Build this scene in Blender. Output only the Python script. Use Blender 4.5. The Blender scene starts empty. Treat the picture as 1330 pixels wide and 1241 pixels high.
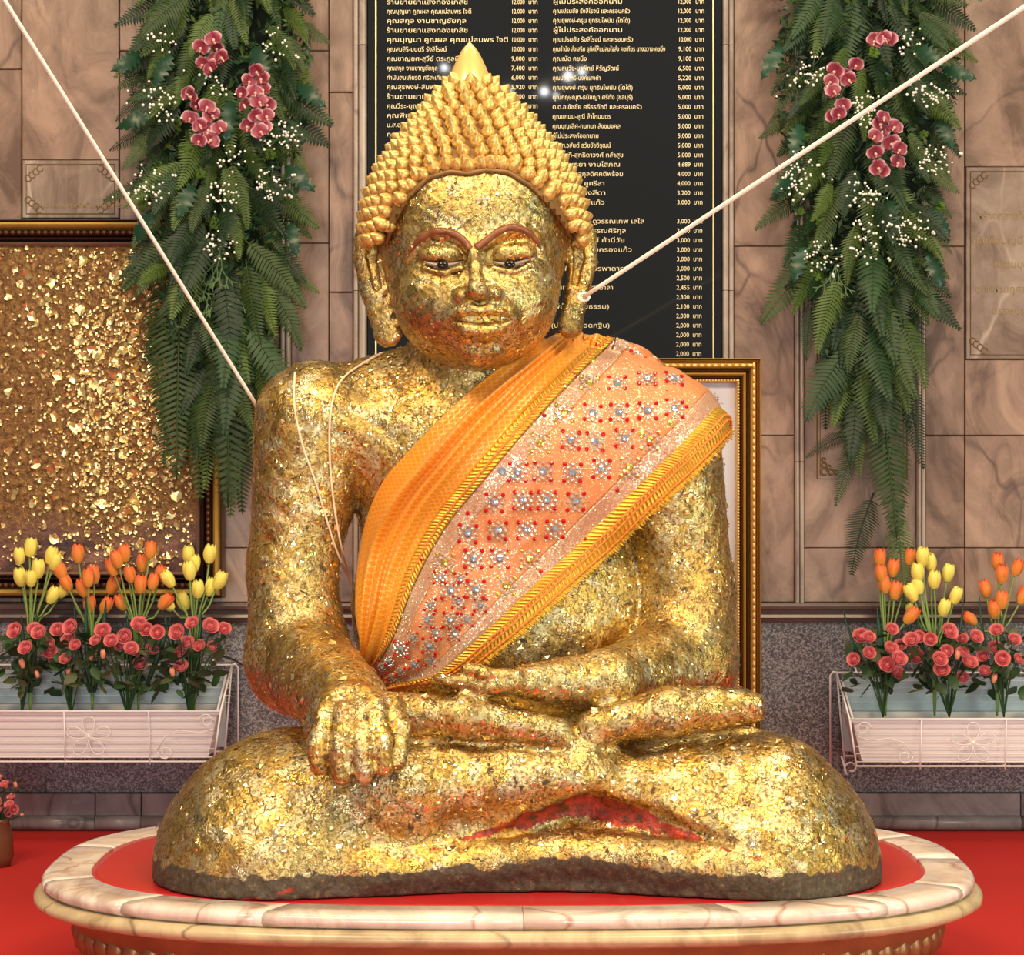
import bpy, bmesh, math, random
import numpy as np
from mathutils import Vector, Matrix, Euler, Quaternion
random.seed(7)
rng = np.random.default_rng(7)
PI = math.pi
SC = bpy.context.scene
COL = SC.collection

# ------------------------------------------------------------------ camera, light, exposure
F = 2756.0            # focal length in pixels of the 1330 px wide frame
HE = 1.125            # eye height
HY = 600.0            # horizon row
camd = bpy.data.cameras.new('camera')
cam = bpy.data.objects.new('camera', camd); COL.objects.link(cam)
cam.location = (0, 0, HE); cam.rotation_euler = (PI/2, 0, 0)
camd.sensor_width = 36.0; camd.lens = 36.0*F/1330.0
camd.shift_y = -(620.5-HY)/1330.0
camd.clip_end = 60
SC.camera = cam

w = bpy.data.worlds.new('hall'); SC.world = w; w.use_nodes = True
bg = w.node_tree.nodes['Background']
bg.inputs[0].default_value = (1.0, 0.93, 0.84, 1); bg.inputs[1].default_value = 0.21

def area(name, loc, rot, sx, sy, power, col):
    l = bpy.data.lights.new(name, 'AREA'); l.shape = 'RECTANGLE'; l.size = sx; l.size_y = sy
    l.energy = power; l.color = col
    o = bpy.data.objects.new(name, l); COL.objects.link(o)
    o.location = loc; o.rotation_euler = rot
    return o
# daylight through the doors of the hall behind the camera, an added side fill, and the warm ceiling panels
area('doorway_daylight', (-0.6, -3.2, 0.95), (PI/2, 0, 0), 2.3, 1.3, 150, (0.90, 0.96, 1.0))
area('greenish_side_fill', (4.6, 1.2, 1.2), (PI/2, 0, math.radians(58)), 2.2, 2.0, 105, (0.84, 1.0, 0.82))  # added greenish fill, no seen source, for the highlight on the right arm
area('ceiling_panel', (-1.6, 1.9, 4.1), (math.radians(22), 0, 0), 1.6, 0.9, 150, (1.0, 0.78, 0.50))
area('ceiling_panel', (1.5, 2.1, 4.1), (math.radians(22), 0, 0), 1.6, 0.9, 140, (1.0, 0.78, 0.50))
area('ceiling_panel', (0.0, 4.9, 4.2), (0, 0, 0), 3.0, 0.5, 50, (1.0, 0.84, 0.62))

vs = SC.view_settings
vs.view_transform = 'Standard'; vs.look = 'None'; vs.gamma = 1.0; vs.exposure = 0.08
vs.use_curve_mapping = False
SC.display_settings.display_device = 'sRGB'

# ------------------------------------------------------------------ helpers
def P(px, py, Y):
    return Vector(((px-665.0)*Y/F, Y, HE-(py-HY)*Y/F))
def R(r, Y): return r*Y/F
def tag(o, label=None, cat=None, group=None, kind=None):
    if label: o['label'] = label
    if cat: o['category'] = cat
    if group: o['group'] = group
    if kind: o['kind'] = kind
    return o
def link(name, me, parent=None, mats=None):
    if mats is not None and len(me.materials) == 0:
        for m in (mats if isinstance(mats, (list, tuple)) else [mats]): me.materials.append(m)
    o = bpy.data.objects.new(name, me); COL.objects.link(o)
    if parent is not None: o.parent = parent
    return o
def empty(name, loc, label, cat, group=None):
    o = bpy.data.objects.new(name, None); COL.objects.link(o); o.location = loc
    o.empty_display_size = 0.05
    tag(o, label, cat, group); return o
def mesh_np(name, V, Fq, smooth=True, mi=None):
    me = bpy.data.meshes.new(name)
    V = np.asarray(V, dtype=np.float32); Fq = np.asarray(Fq, dtype=np.int32)
    n, k = Fq.shape
    me.vertices.add(len(V)); me.vertices.foreach_set('co', V.ravel())
    me.loops.add(n*k); me.loops.foreach_set('vertex_index', Fq.ravel())
    me.polygons.add(n); me.polygons.foreach_set('loop_start', np.arange(0, n*k, k, dtype=np.int32))
    if mi is not None: me.polygons.foreach_set('material_index', np.asarray(mi, dtype=np.int32))
    me.update(calc_edges=True); me.validate()
    me.polygons.foreach_set('use_smooth', np.full(len(me.polygons), smooth))
    return me
class MB:
    """collects simple shapes into ONE mesh"""
    def __init__(s): s.v = []; s.f = []; s.m = []; s.off = Vector((0,0,0))
    def add(s, vs, fs, mi=0):
        b = len(s.v); s.v += [tuple(Vector(v)) for v in vs]
        s.f += [tuple(b+i for i in f) for f in fs]; s.m += [mi]*len(fs)
    def box(s, x0, x1, y0, y1, z0, z1, mi=0, bev=0.0):
        if bev <= 0:
            vs = [(x, y, z) for x in (x0, x1) for y in (y0, y1) for z in (z0, z1)]
            s.add(vs, [(0,1,3,2),(4,6,7,5),(0,4,5,1),(2,3,7,6),(0,2,6,4),(1,5,7,3)], mi)
        else:   # front (-y) face chamfered
            b = bev
            vs = [(x0,y1,z0),(x1,y1,z0),(x1,y1,z1),(x0,y1,z1),
                  (x0,y0+b,z0),(x1,y0+b,z0),(x1,y0+b,z1),(x0,y0+b,z1),
                  (x0+b,y0,z0+b),(x1-b,y0,z0+b),(x1-b,y0,z1-b),(x0+b,y0,z1-b)]
            s.add(vs, [(0,3,2,1),(0,1,5,4),(1,2,6,5),(2,3,7,6),(3,0,4,7),(4,5,9,8),(5,6,10,9),(6,7,11,10),(7,4,8,11),(8,9,10,11)], mi)
    def tube(s, pts, r, n=6, mi=0, closed=False, flat=1.0):
        pts = [Vector(p) for p in pts]; m = len(pts)
        rs = r if isinstance(r, (list, tuple, np.ndarray)) else [r]*m
        vs = []; up = None
        for i, p in enumerate(pts):
            if closed: t = pts[(i+1) % m]-pts[i-1]
            else: t = pts[min(i+1, m-1)]-pts[max(i-1, 0)]
            if t.length < 1e-9: t = Vector((0,0,1))
            t.normalize()
            if up is None:
                up = Vector((0,1,0)) if abs(t.y) < .9 else Vector((1,0,0))
            a = (up-t*up.dot(t))
            if a.length < 1e-4: a = t.orthogonal()
            a.normalize(); up = a; b = t.cross(a)
            for k in range(n):
                th = 2*PI*k/n
                vs.append(p+a*(math.cos(th)*rs[i]*flat)+b*(math.sin(th)*rs[i]))
        fs = []
        for i in range(m if closed else m-1):
            j = (i+1) % m
            for k in range(n):
                fs.append((i*n+k, i*n+(k+1) % n, j*n+(k+1) % n, j*n+k))
        if not closed:
            fs.append(tuple(reversed(range(n)))); fs.append(tuple((m-1)*n+k for k in range(n)))
        s.add(vs, fs, mi)
    def lathe(s, prof, n=16, c=(0,0,0), mi=0, M=None, sx=1, sy=1):
        c = Vector(c); vs = []
        for (r, z) in prof:
            for k in range(n):
                th = 2*PI*k/n; p = Vector((r*math.cos(th)*sx, r*math.sin(th)*sy, z))
                if M is not None: p = M @ p
                vs.append(c+p)
        fs = []
        for i in range(len(prof)-1):
            for k in range(n):
                fs.append((i*n+k, i*n+(k+1) % n, (i+1)*n+(k+1) % n, (i+1)*n+k))
        fs.append(tuple(reversed(range(n)))); fs.append(tuple((len(prof)-1)*n+k for k in range(n)))
        s.add(vs, fs, mi)
    def ball(s, c, r, mi=0, sub=1, sc=(1,1,1)):
        n, m = (6, 4) if sub == 1 else (10, 6)
        c = Vector(c); vs = [c+Vector((0,0,r*sc[2]))]; fs = []
        for i in range(1, m):
            a = PI*i/m
            for k in range(n):
                th = 2*PI*k/n
                vs.append(c+Vector((math.sin(a)*math.cos(th)*r*sc[0], math.sin(a)*math.sin(th)*r*sc[1], math.cos(a)*r*sc[2])))
        vs.append(c-Vector((0,0,r*sc[2]))); L = len(vs)-1
        for k in range(n): fs.append((0, 1+k, 1+(k+1) % n))
        for i in range(m-2):
            for k in range(n):
                a = 1+i*n+k; b = 1+i*n+(k+1) % n
                fs.append((a, a+n, b+n, b))
        for k in range(n): fs.append((L, 1+(m-2)*n+(k+1) % n, 1+(m-2)*n+k))
        s.add(vs, fs, mi)
    def mesh(s, name, smooth=True, origin=None):
        me = bpy.data.meshes.new(name)
        vs = s.v if origin is None else [tuple(Vector(v)-Vector(origin)) for v in s.v]
        me.from_pydata(vs, [], s.f); me.update()
        me.polygons.foreach_set('material_index', s.m)
        me.polygons.foreach_set('use_smooth', [smooth]*len(me.polygons))
        return me
    def build(s, name, mats, parent=None, smooth=False, origin=None):
        """vertices are given in world space; origin = world position of the object"""
        base = Vector(parent.location) if parent is not None and parent.parent is None else (
            Vector(parent.location)+Vector(parent.parent.location) if parent is not None else Vector((0,0,0)))
        org = Vector(origin) if origin is not None else base
        me = s.mesh(name, smooth, org)
        o = link(name, me, parent, mats); o.location = org-base
        return o
def copyobj(o, parent=None):
    c = o.copy(); COL.objects.link(c)
    if parent is not None: c.parent = parent
    return c

# ------------------------------------------------------------------ materials
class NT:
    def __init__(s, name):
        s.m = bpy.data.materials.new(name); s.m.use_nodes = True
        s.t = s.m.node_tree; s.b = s.t.nodes['Principled BSDF']
    def n(s, typ, ins=None, **props):
        nd = s.t.nodes.new(typ)
        for k, v in props.items(): setattr(nd, k, v)
        for k, v in (ins or {}).items(): s.set(nd.inputs[k], v)
        return nd
    def set(s, sock, v):
        if isinstance(v, bpy.types.NodeSocket): s.t.links.new(v, sock)
        elif isinstance(v, bpy.types.Node): s.t.links.new(v.outputs[0], sock)
        else:
            if isinstance(v, (tuple, list)) and sock.type == 'RGBA' and len(v) == 3: v = tuple(v)+(1,)
            sock.default_value = v
    def P(s, **k):
        mp = {'col': 'Base Color', 'rough': 'Roughness', 'metal': 'Metallic', 'normal': 'Normal', 'spec': 'Specular IOR Level',
              'sheen': 'Sheen Weight', 'coat': 'Coat Weight', 'emit': 'Emission Color', 'estr': 'Emission Strength', 'alpha': 'Alpha', 'trans':'Transmission Weight', 'sss':'Subsurface Weight'}
        for a, v in k.items(): s.set(s.b.inputs[mp[a]], v)
    def co(s, kind='Object'): return s.n('ShaderNodeTexCoord').outputs[kind]
    def ramp(s, fac, stops, interp='LINEAR'):
        r = s.n('ShaderNodeValToRGB', {'Fac': fac}); e = r.color_ramp; e.interpolation = interp
        while len(e.elements) < len(stops): e.elements.new(0.5)
        for i, (p, c) in enumerate(stops):
            e.elements[i].position = p
            c = (c, c, c) if isinstance(c, (int, float)) else c
            e.elements[i].color = tuple(c)+(1,) if len(c) == 3 else c
        return r.outputs[0]
    def mix(s, fac, a, b, mode='MIX'):
        m = s.n('ShaderNodeMix', data_type='RGBA', blend_type=mode)
        s.set(m.inputs[0], fac); s.set(m.inputs[6], a); s.set(m.inputs[7], b); return m.outputs[2]
    def noise(s, vec, scale, detail=3, rough=.55, dist=0):
        return s.n('ShaderNodeTexNoise', {'Vector': vec, 'Scale': scale, 'Detail': detail, 'Roughness': rough, 'Distortion': dist}).outputs[0]
    def voro(s, vec, scale, feature='F1', out=0, rnd=1.0):
        nd = s.n('ShaderNodeTexVoronoi', {'Vector': vec, 'Scale': scale, 'Randomness': rnd}, feature=feature)
        return nd.outputs[out]
    def math(s, op, a, b=0.0, c=None):
        m = s.n('ShaderNodeMath', operation=op); s.set(m.inputs[0], a); s.set(m.inputs[1], b)
        if c is not None: s.set(m.inputs[2], c)
        return m.outputs[0]
    def bump(s, h, strength=.3, dist=.01, normal=None):
        b = s.n('ShaderNodeBump', {'Strength': strength, 'Distance': dist, 'Height': h})
        if normal is not None: s.set(b.inputs['Normal'], normal)
        return b.outputs[0]
    def warp(s, vec, scale, amt):
        nz = s.n('ShaderNodeTexNoise', {'Vector': vec, 'Scale': scale, 'Detail': 3}).outputs[1]
        c = s.n('ShaderNodeVectorMath', {0: nz, 1: (.5, .5, .5)}, operation='SUBTRACT').outputs[0]
        sc = s.n('ShaderNodeVectorMath', {0: c, 'Scale': amt}, operation='SCALE').outputs[0]
        return s.n('ShaderNodeVectorMath', {0: vec, 1: sc}, operation='ADD').outputs[0]
    def world(s): return s.n('ShaderNodeNewGeometry').outputs['Position']
    def rnd(s): return s.n('ShaderNodeObjectInfo').outputs['Random']
def simple(name, col, rough=.5, metal=0, var=0.0, vscale=20, bump=0, bscale=80, **kw):
    t = NT(name); c = col
    if var:
        nz = t.noise(t.co(), vscale, 3)
        c = t.mix(nz, tuple(x*(1-var) for x in col), tuple(min(1, x*(1+var)) for x in col))
    t.P(col=c, rough=rough, metal=metal, **kw)
    if bump: t.P(normal=t.bump(t.noise(t.co(), bscale, 3), bump, .003))
    return t.m

def make_gold(name, tone=0.5, band=False, bs=.36):
    t = NT(name); wp = t.world()
    v1 = t.warp(wp, 9, .09); v2 = t.warp(wp, 40, .03)
    patch = t.voro(v1, 34, out=1)                       # leaf squares laid over one another
    pr = t.n('ShaderNodeSeparateColor', {0: patch})
    base = t.ramp(pr.outputs[0], [(0, (.40,.27,.07)), (.18, (.68,.44,.10)), (.45, (.76,.52,.16)), (.7, (.76,.59,.27)), (.9, (.84,.73,.44)), (1, (.50,.44,.22))])
    big = t.noise(wp, 3.3, 3, .6)
    base = t.mix(t.ramp(big, [(.42, 0), (.62, .6)]), base, (.52,.45,.20))
    big2 = t.noise(t.n('ShaderNodeVectorMath', {0: wp, 1: (5.3, 1.7, 9.1)}, operation='ADD').outputs[0], 5.0, 3, .6)
    base = t.mix(t.ramp(big2, [(.52, 0), (.70, .6)]), base, (.82,.43,.08))
    big3 = t.noise(t.n('ShaderNodeVectorMath', {0: wp, 1: (2.3, 7.7, 4.1)}, operation='ADD').outputs[0], 7.5, 4, .65)
    base = t.mix(t.ramp(big3, [(.53, 0), (.66, .6)]), base, (.27,.17,.06))
    fine = t.noise(v2, 130, 3, .7)
    base = t.mix(t.ramp(fine, [(.38, .9), (.52, 0)]), base, (.20,.11,.035))
    specks = t.noise(v2, 42, 5, .72)
    dark = t.ramp(specks, [(.36, 1), (.40, 0)])
    cr = t.voro(t.warp(wp, 22, .06), 15, 'DISTANCE_TO_EDGE')
    crm = t.math('MULTIPLY', t.ramp(cr, [(.004, .9), (.022, 0)]), t.ramp(t.noise(wp, 7, 2), [(.50, 0), (.62, 1)]))
    cr2 = t.voro(t.warp(wp, 90, .025), 75, 'DISTANCE_TO_EDGE')
    crm2 = t.math('MULTIPLY', t.ramp(cr2, [(.01, .8), (.06, 0)]), t.ramp(t.noise(wp, 13, 2), [(.40, 0), (.56, 1)]))
    dk = t.math('MAXIMUM', t.math('MAXIMUM', dark, crm), crm2)
    col = t.mix(dk, base, (.075, .045, .022))
    met = t.math('SUBTRACT', .97, t.math('MULTIPLY', dk, .75))
    rough = t.math('ADD', t.ramp(pr.outputs[1], [(0, .22), (1, .46)]), t.math('MULTIPLY', dk, .3))
    h = t.math('ADD', t.math('MULTIPLY', t.voro(v2, 75), .8), t.math('MULTIPLY', t.noise(v2, 190, 3, .7), .9))
    h = t.math('ADD', h, t.math('MULTIPLY', pr.outputs[2], .5))
    h = t.math('SUBTRACT', h, t.math('MULTIPLY', dk, .6))
    if band:    # bare dark putty foot of the statue, ragged upper edge
        sp = t.n('ShaderNodeSeparateXYZ', {0: wp})
        lim = t.math('ADD', .317, t.math('MULTIPLY', t.math('SUBTRACT', t.noise(wp, 16, 4, .65), .5), .07))
        xc = t.math('SUBTRACT', sp.outputs[0], .12)
        hump = t.math('MULTIPLY', t.ramp(t.math('ABSOLUTE', xc), [(0, 1), (.32, 0)]), .022)
        lim = t.math('ADD', lim, hump)
        bm = t.ramp(t.math('MULTIPLY', t.math('SUBTRACT', lim, sp.outputs[2]), 60), [(0.0, 0), (.25, 1)])
        pcol = t.ramp(t.noise(wp, 90, 4, .7), [(.3, (.035,.024,.016)), (.6, (.11,.075,.045)), (.74, (.30,.20,.09))])
        col = t.mix(bm, col, pcol)
        met = t.math('MULTIPLY', met, t.math('SUBTRACT', 1.0, t.math('MULTIPLY', bm, .8)))
        rough = t.math('ADD', rough, t.math('MULTIPLY', bm, .3))
    if band:    # red reflection of the plinth top painted into the hollow under the shins
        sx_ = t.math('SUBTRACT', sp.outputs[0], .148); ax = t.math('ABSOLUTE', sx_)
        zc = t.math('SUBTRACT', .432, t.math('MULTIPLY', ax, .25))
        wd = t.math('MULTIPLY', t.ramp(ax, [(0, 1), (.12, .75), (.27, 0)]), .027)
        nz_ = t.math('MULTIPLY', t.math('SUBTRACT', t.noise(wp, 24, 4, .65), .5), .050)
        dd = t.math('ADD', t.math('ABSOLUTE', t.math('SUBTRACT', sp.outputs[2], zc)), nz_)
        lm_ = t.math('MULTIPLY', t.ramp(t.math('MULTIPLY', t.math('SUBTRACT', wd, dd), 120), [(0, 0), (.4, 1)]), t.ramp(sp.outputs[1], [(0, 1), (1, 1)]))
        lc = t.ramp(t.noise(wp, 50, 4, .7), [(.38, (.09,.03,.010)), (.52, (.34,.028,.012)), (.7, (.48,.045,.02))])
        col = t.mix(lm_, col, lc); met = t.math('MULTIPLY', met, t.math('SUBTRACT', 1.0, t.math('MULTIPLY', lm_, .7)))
    t.P(col=col, metal=met, rough=rough, normal=t.bump(h, bs, .005))
    return t.m
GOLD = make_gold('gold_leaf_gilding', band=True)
GOLDH = make_gold('gold_leaf_gilding_face', bs=.28)
# ------------------------------------------------------------------ setting
def marble(name, c0, c1, vein, rough=.22, scale=2.2, coat=0.0):
    t = NT(name)
    off = t.n('ShaderNodeVectorMath', {0: t.world(), 1: t.n('ShaderNodeCombineXYZ', {0: t.math('MULTIPLY', t.rnd(), 37), 2: t.math('MULTIPLY', t.rnd(), 11)})}, operation='ADD').outputs[0]
    mp = t.n('ShaderNodeMapping', {0: off, 2: (0, t.math('MULTIPLY', t.rnd(), 0) if False else .5, 0), 3: (1.0, 1.0, .55)}).outputs[0]
    wv = t.warp(mp, 2.0, .45)
    a = t.noise(wv, scale*1.6, 7, .68, 1.2)
    col = t.ramp(a, [(.36, tuple(x*.8 for x in c0)), (.47, tuple(x*.55+y*.45 for x, y in zip(c0, c1))), (.60, c1)])
    col = t.mix(t.ramp(t.noise(wv, scale*6, 4, .6), [(.45, 0), (.75, .5)]), col, tuple(x*.72 for x in c0))
    vd = t.voro(t.warp(mp, 3.5, .30), scale*1.7, 'DISTANCE_TO_EDGE')
    vm = t.math('MULTIPLY', t.ramp(vd, [(.0, .9), (.028, 0)]), t.ramp(t.noise(mp, 3, 2), [(.42, 0), (.54, 1)]))
    col = t.mix(vm, col, vein)
    wl = t.noise(t.n('ShaderNodeMapping', {0: wv, 2: (0, .6, 0), 3: (5, 1, 1)}).outputs[0], 3, 5, .6, .5)
    col = t.mix(t.ramp(wl, [(.5, 0), (.7, .45)]), col, tuple(min(1, x*1.35) for x in c1))
    t.P(col=col, rough=rough, normal=t.bump(t.noise(off, 14, 2), .04, .01))
    return t.m
M_TILE = marble('pink_brown_marble', (.15,.080,.054), (.37,.235,.175), (.10,.05,.038), .38)
M_TILE2 = marble('rosy_marble_panel', (.22,.135,.095), (.45,.305,.24), (.15,.09,.07), .38)
M_PALE = marble('pale_marble_trim', (.40,.32,.27), (.58,.49,.43), (.30,.22,.19), .3)
M_SLAB = marble('grey_brown_marble_slab', (.20,.13,.10), (.38,.29,.24), (.50,.40,.34), .2)
M_RIM = marble('cream_marble', (.66,.50,.42), (.84,.74,.66), (.45,.24,.18), .16)
M_BASE = marble('grey_marble', (.16,.14,.14), (.30,.28,.28), (.08,.07,.07), .3)
t = NT('dark_speckled_granite')
g = t.voro(t.world(), 230, out=1); gs = t.n('ShaderNodeSeparateColor', {0: g}).outputs[0]
gc = t.ramp(t.math('ADD', t.math('MULTIPLY', gs, .6), t.math('MULTIPLY', t.noise(t.world(), 120, 3), .4)), [(.2, (.045,.038,.045)), (.5, (.13,.115,.125)), (.75, (.32,.29,.30))])
t.P(col=gc, rough=.45); M_GRAN = t.m
M_MOLD = simple('mauve_brown_stone_moulding', (.15,.095,.085), .28, var=.25, vscale=9)
t = NT('red_carpet')
t.P(col=t.mix(t.noise(t.world(), 3, 3), (.46,.008,.006), (.58,.016,.010)), rough=.8, normal=t.bump(t.noise(t.world(), 500, 2), .3, .004))
M_CARPET = t.m
t = NT('red_lacquer_top')
t.P(col=t.mix(t.noise(t.world(), 5, 4), (.46,.012,.018), (.60,.03,.03)), rough=.24); M_REDTOP = t.m
M_DARK = simple('joint_mortar', (.06,.035,.028), .9)

WY = 6.5
def wx(px, Y=WY): return (px-665)*Y/F
def wz(py, Y=WY): return HE-(py-HY)*Y/F

m = MB(); m.box(-7, 7, -6, 6.6, -.12, -.006); fl = m.build('floor', marble('beige_bounce_floor', (.42,.36,.28), (.58,.50,.40), (.3,.24,.18), .3)); tag(fl, kind='structure')  # unseen pale floor in front of the carpet, added for lighter warm bounce
m = MB(); m.box(-4.2, 4.2, 2.9, 6.464, -.006, 0); cp = m.build('carpet', M_CARPET, origin=(0, 4.7, 0)); tag(cp, 'plain bright red carpet covering the floor around the plinth', 'carpet')
m = MB(); m.box(-3.4, 3.4, 6.53, 6.75, 0, 4.3); wall = m.build('wall_back', M_DARK); tag(wall, kind='structure')
wall['label'] = 'back wall clad in marble tiles above a granite wainscot'
def tile(x0, x1, y0, y1, mat=M_TILE, name='marble_tile', front=6.5, g=.55, lab=None):
    mb = MB(); mb.box(wx(x0+g, front), wx(x1-g, front), front, 6.531, wz(y1-g, front), wz(y0+g, front), bev=.0022)
    o = mb.build(name, mat, wall, origin=(wx((x0+x1)/2), front, wz((y0+y1)/2)))
    if lab: o['label'] = lab
    return o
def column(x0, x1, ys, mat=M_TILE):
    for a, b in zip(ys[:-1], ys[1:]): tile(x0, x1, a, b, mat)
for xa in (-1000, -840, -680, -520, -350): column(xa, xa+(170 if xa > -400 else 160), [-250, 60, 316, 560, 783])
for xa in (1560, 1720, 1880, 2040): column(xa, xa+160, [-250, 66, 320, 566, 783])
column(-180, -40, [-250, 60, 300, 540, 783]); column(-40, 28, [-250, 90, 316, 560, 783])
column(28, 155, [-250, -40, 208]); column(28, 155, [284, 510, 712, 783])
column(155, 262, [-250, 66, 316, 560, 712, 783]); column(262, 364, [-250, 66, 316, 560, 712, 783], M_TILE2)
column(378, 427, [-250, 66, 316, 600, 783]); column(427, 459, [-250, 120, 380, 600, 783])
column(953, 1032, [-250, -20, 320, 566, 783])
column(1044, 1190, [-250, 66, 320, 712, 783], M_TILE2)
column(1201, 1253, [-250, 66, 320, 566, 712, 783])
tile(1253, 1420, -250, -60); tile(1253, 1420, -60, 217); tile(1253, 1420, 467, 566); tile(1253, 1420, 566, 712); tile(1253, 1420, 712, 783)
column(1420, 1560, [-250, 66, 320, 566, 783])
# vertical stone beads between the tiles
def bead(x0, x1, ys, mat=M_PALE, out=.022):
    for a, b in zip(ys[:-1], ys[1:]):
        mb = MB(); X0, X1 = wx(x0), wx(x1); Z0, Z1 = wz(b-.4), wz(a+.4); n = 6
        vs = [];
        for z in (Z0, Z1):
            vs.append((X0, 6.53, z))
            for k in range(n+1):
                th = PI*k/n; vs.append(((X0+X1)/2-(X1-X0)/2*math.cos(th), 6.50-out*math.sin(th), z))
            vs.append((X1, 6.53, z))
        q = n+3; mb.add(vs, [(k, k+1, q+k+1, q+k) for k in range(q-1)]+[tuple(range(q, 2*q)), tuple(reversed(range(q)))])
        mb.build('marble_bead', mat, wall, origin=((X0+X1)/2, 6.5, (Z0+Z1)/2))
ysb = [-250, 60, 378, 600, 783]
bead(364, 371, ysb); bead(371, 378, ysb)
bead(459, 466, ysb); bead(466, 477.5, ysb, out=.03)
bead(937.5, 946, ysb, out=.03); bead(946, 953, ysb)
bead(1032, 1038, ysb); bead(1038, 1044, ysb); bead(1190, 1195.5, ysb); bead(1195.5, 1201, ysb)
# stone moulding, granite wainscot, marble base
def rail(name, prof, x0=-3.2, x1=3.2, mat=None, nseg=5):
    for k in range(nseg):
        a = x0+(x1-x0)*k/nseg+.002; b = x0+(x1-x0)*(k+1)/nseg-.002
        mb = MB(); q = len(prof); mb.add([(a, y, z) for y, z in prof]+[(b, y, z) for y, z in prof],
            [(i, (i+1) % q, q+(i+1) % q, q+i) for i in range(q)]+[tuple(range(q-1, -1, -1)), tuple(range(q, 2*q))])
        o = mb.build(name, mat, wall)
z0, z1 = wz(808), wz(783)
rail('moulding', [(6.535, z1), (6.45, z1), (6.445, z1-.008), (6.45, z1-.018), (6.465, z1-.021), (6.468, z1-.03), (6.455, z1-.034), (6.452, z1-.043), (6.47, z1-.047), (6.475, z0), (6.535, z0)], mat=M_MOLD)
for a in (-3.2, -.05, 3.1):
    mb = MB(); mb.box(a+.0003, a+3.1497, 6.485, 6.531, wz(1030, 6.48), z0-.0005, bev=.0015); mb.build('granite_panel', M_GRAN, wall)
xs = [-3.2, -2.2, -1.52, -1.27, -1.13, -.7, -.1, .5, 1.02, 1.55, 2.1, 2.7, 3.2]
for a, b in zip(xs[:-1], xs[1:]):
    zt = wz(1030, 6.48)-.001
    mb = MB(); mb.box(a+.0012, b-.0012, 6.465, 6.531, .045, zt, bev=.002); mb.build('marble_base_block', M_BASE, wall)
    mb = MB(); mb.tube([(a+.0012, 6.47, .024), (b-.0012, 6.47, .024)], .022, 10); mb.build('marble_base_bead', M_BASE, wall, smooth=True)

# engraved slabs, let into the wall
M_ENG = simple('dull_gilded_engraving', (.30,.20,.09), .5, .5)
def text_obj(s, x, y, z, size, mat, parent, name='lettering', ext=.0006, align='LEFT', sx=1.0, thick=0.0):
    cu = bpy.data.curves.new(name, 'FONT'); cu.body = s; cu.size = size; cu.align_x = align
    cu.extrude = ext; cu.resolution_u = 2; cu.offset = thick
    ob = bpy.data.objects.new(name, cu); COL.objects.link(ob)
    dg = bpy.context.evaluated_depsgraph_get()
    me = bpy.data.meshes.new_from_object(ob.evaluated_get(dg))
    bpy.data.objects.remove(ob); me.materials.clear(); me.materials.append(mat)
    o = bpy.data.objects.new(name, me); COL.objects.link(o)
    o.rotation_euler = (PI/2, 0, 0); o.scale = (sx, 1, 1)
    if parent is not None:
        o.parent = parent; o.location = Vector((x, y, z))-Vector(parent.location)
    else: o.location = (x, y, z)
    return o
def slab(x0, x1, y0, y1, lab, rows):
    cx, cz = wx((x0+x1)/2), wz((y0+y1)/2)
    mb = MB(); mb.box(wx(x0+.6), wx(x1-.6), 6.494, 6.531, wz(y1-.6), wz(y0+.6), bev=.002)
    s = mb.build('engraved_slab', M_SLAB, wall, origin=(cx, 6.5, cz)); s['label'] = lab
    mb = MB(); i = 6
    X0, X1, Z0, Z1 = wx(x0+i), wx(x1-i), wz(y1-i), wz(y0+i)
    c = [(X0,6.4925,Z0),(X1,6.4925,Z0),(X1,6.4925,Z1),(X0,6.4925,Z1)]
    mb.tube(c, .0018, 4, closed=True)
    for (cx_, cz_, sx, sz) in ((X0,Z1,1,-1),(X0,Z0,1,1),(X1,Z1,-1,-1),(X1,Z0,-1,1)):
        for k in range(4):
            a = [(cx_+sx*(.006+.012*k+.010*math.cos(th)), 6.4925, cz_+sz*(.042-.010*k+.010*math.sin(th))) for th in np.linspace(0, 5.2, 9)]
            mb.tube(a, .0016, 4)
    mb.build('engraved_border', M_ENG, s)
    for (px, py, tx, sz) in rows:
        text_obj(tx, wx(px), 6.4925, wz(py), sz, M_ENG, s, 'engraved_lettering', .0005)
    return s
def fix_sub(s):      # children of a wall part: locations relative to wall-relative parent
    pass
slab(29, 155, 208, 284, 'dark engraved marble slab above the gilded picture', [(42, 270, 'คุณแม่ทองอยู่ ศรีสวัสดิ์ และครอบครัว', .019)])
slab(1254, 1420, 217, 467, 'engraved marble slab at the right end of the wall', [
    (1268, 285, 'สร้างถวายโดย', .032), (1262, 317, 'คุณพ่อบุญมี คุณแม่ทองใบ', .032), (1290, 348, 'พร้อมบุตรหลาน', .03), (1266, 380, 'อุทิศส่วนกุศลแด่', .03), (1288, 408, 'บรรพบุรุษ', .03)])
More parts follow.
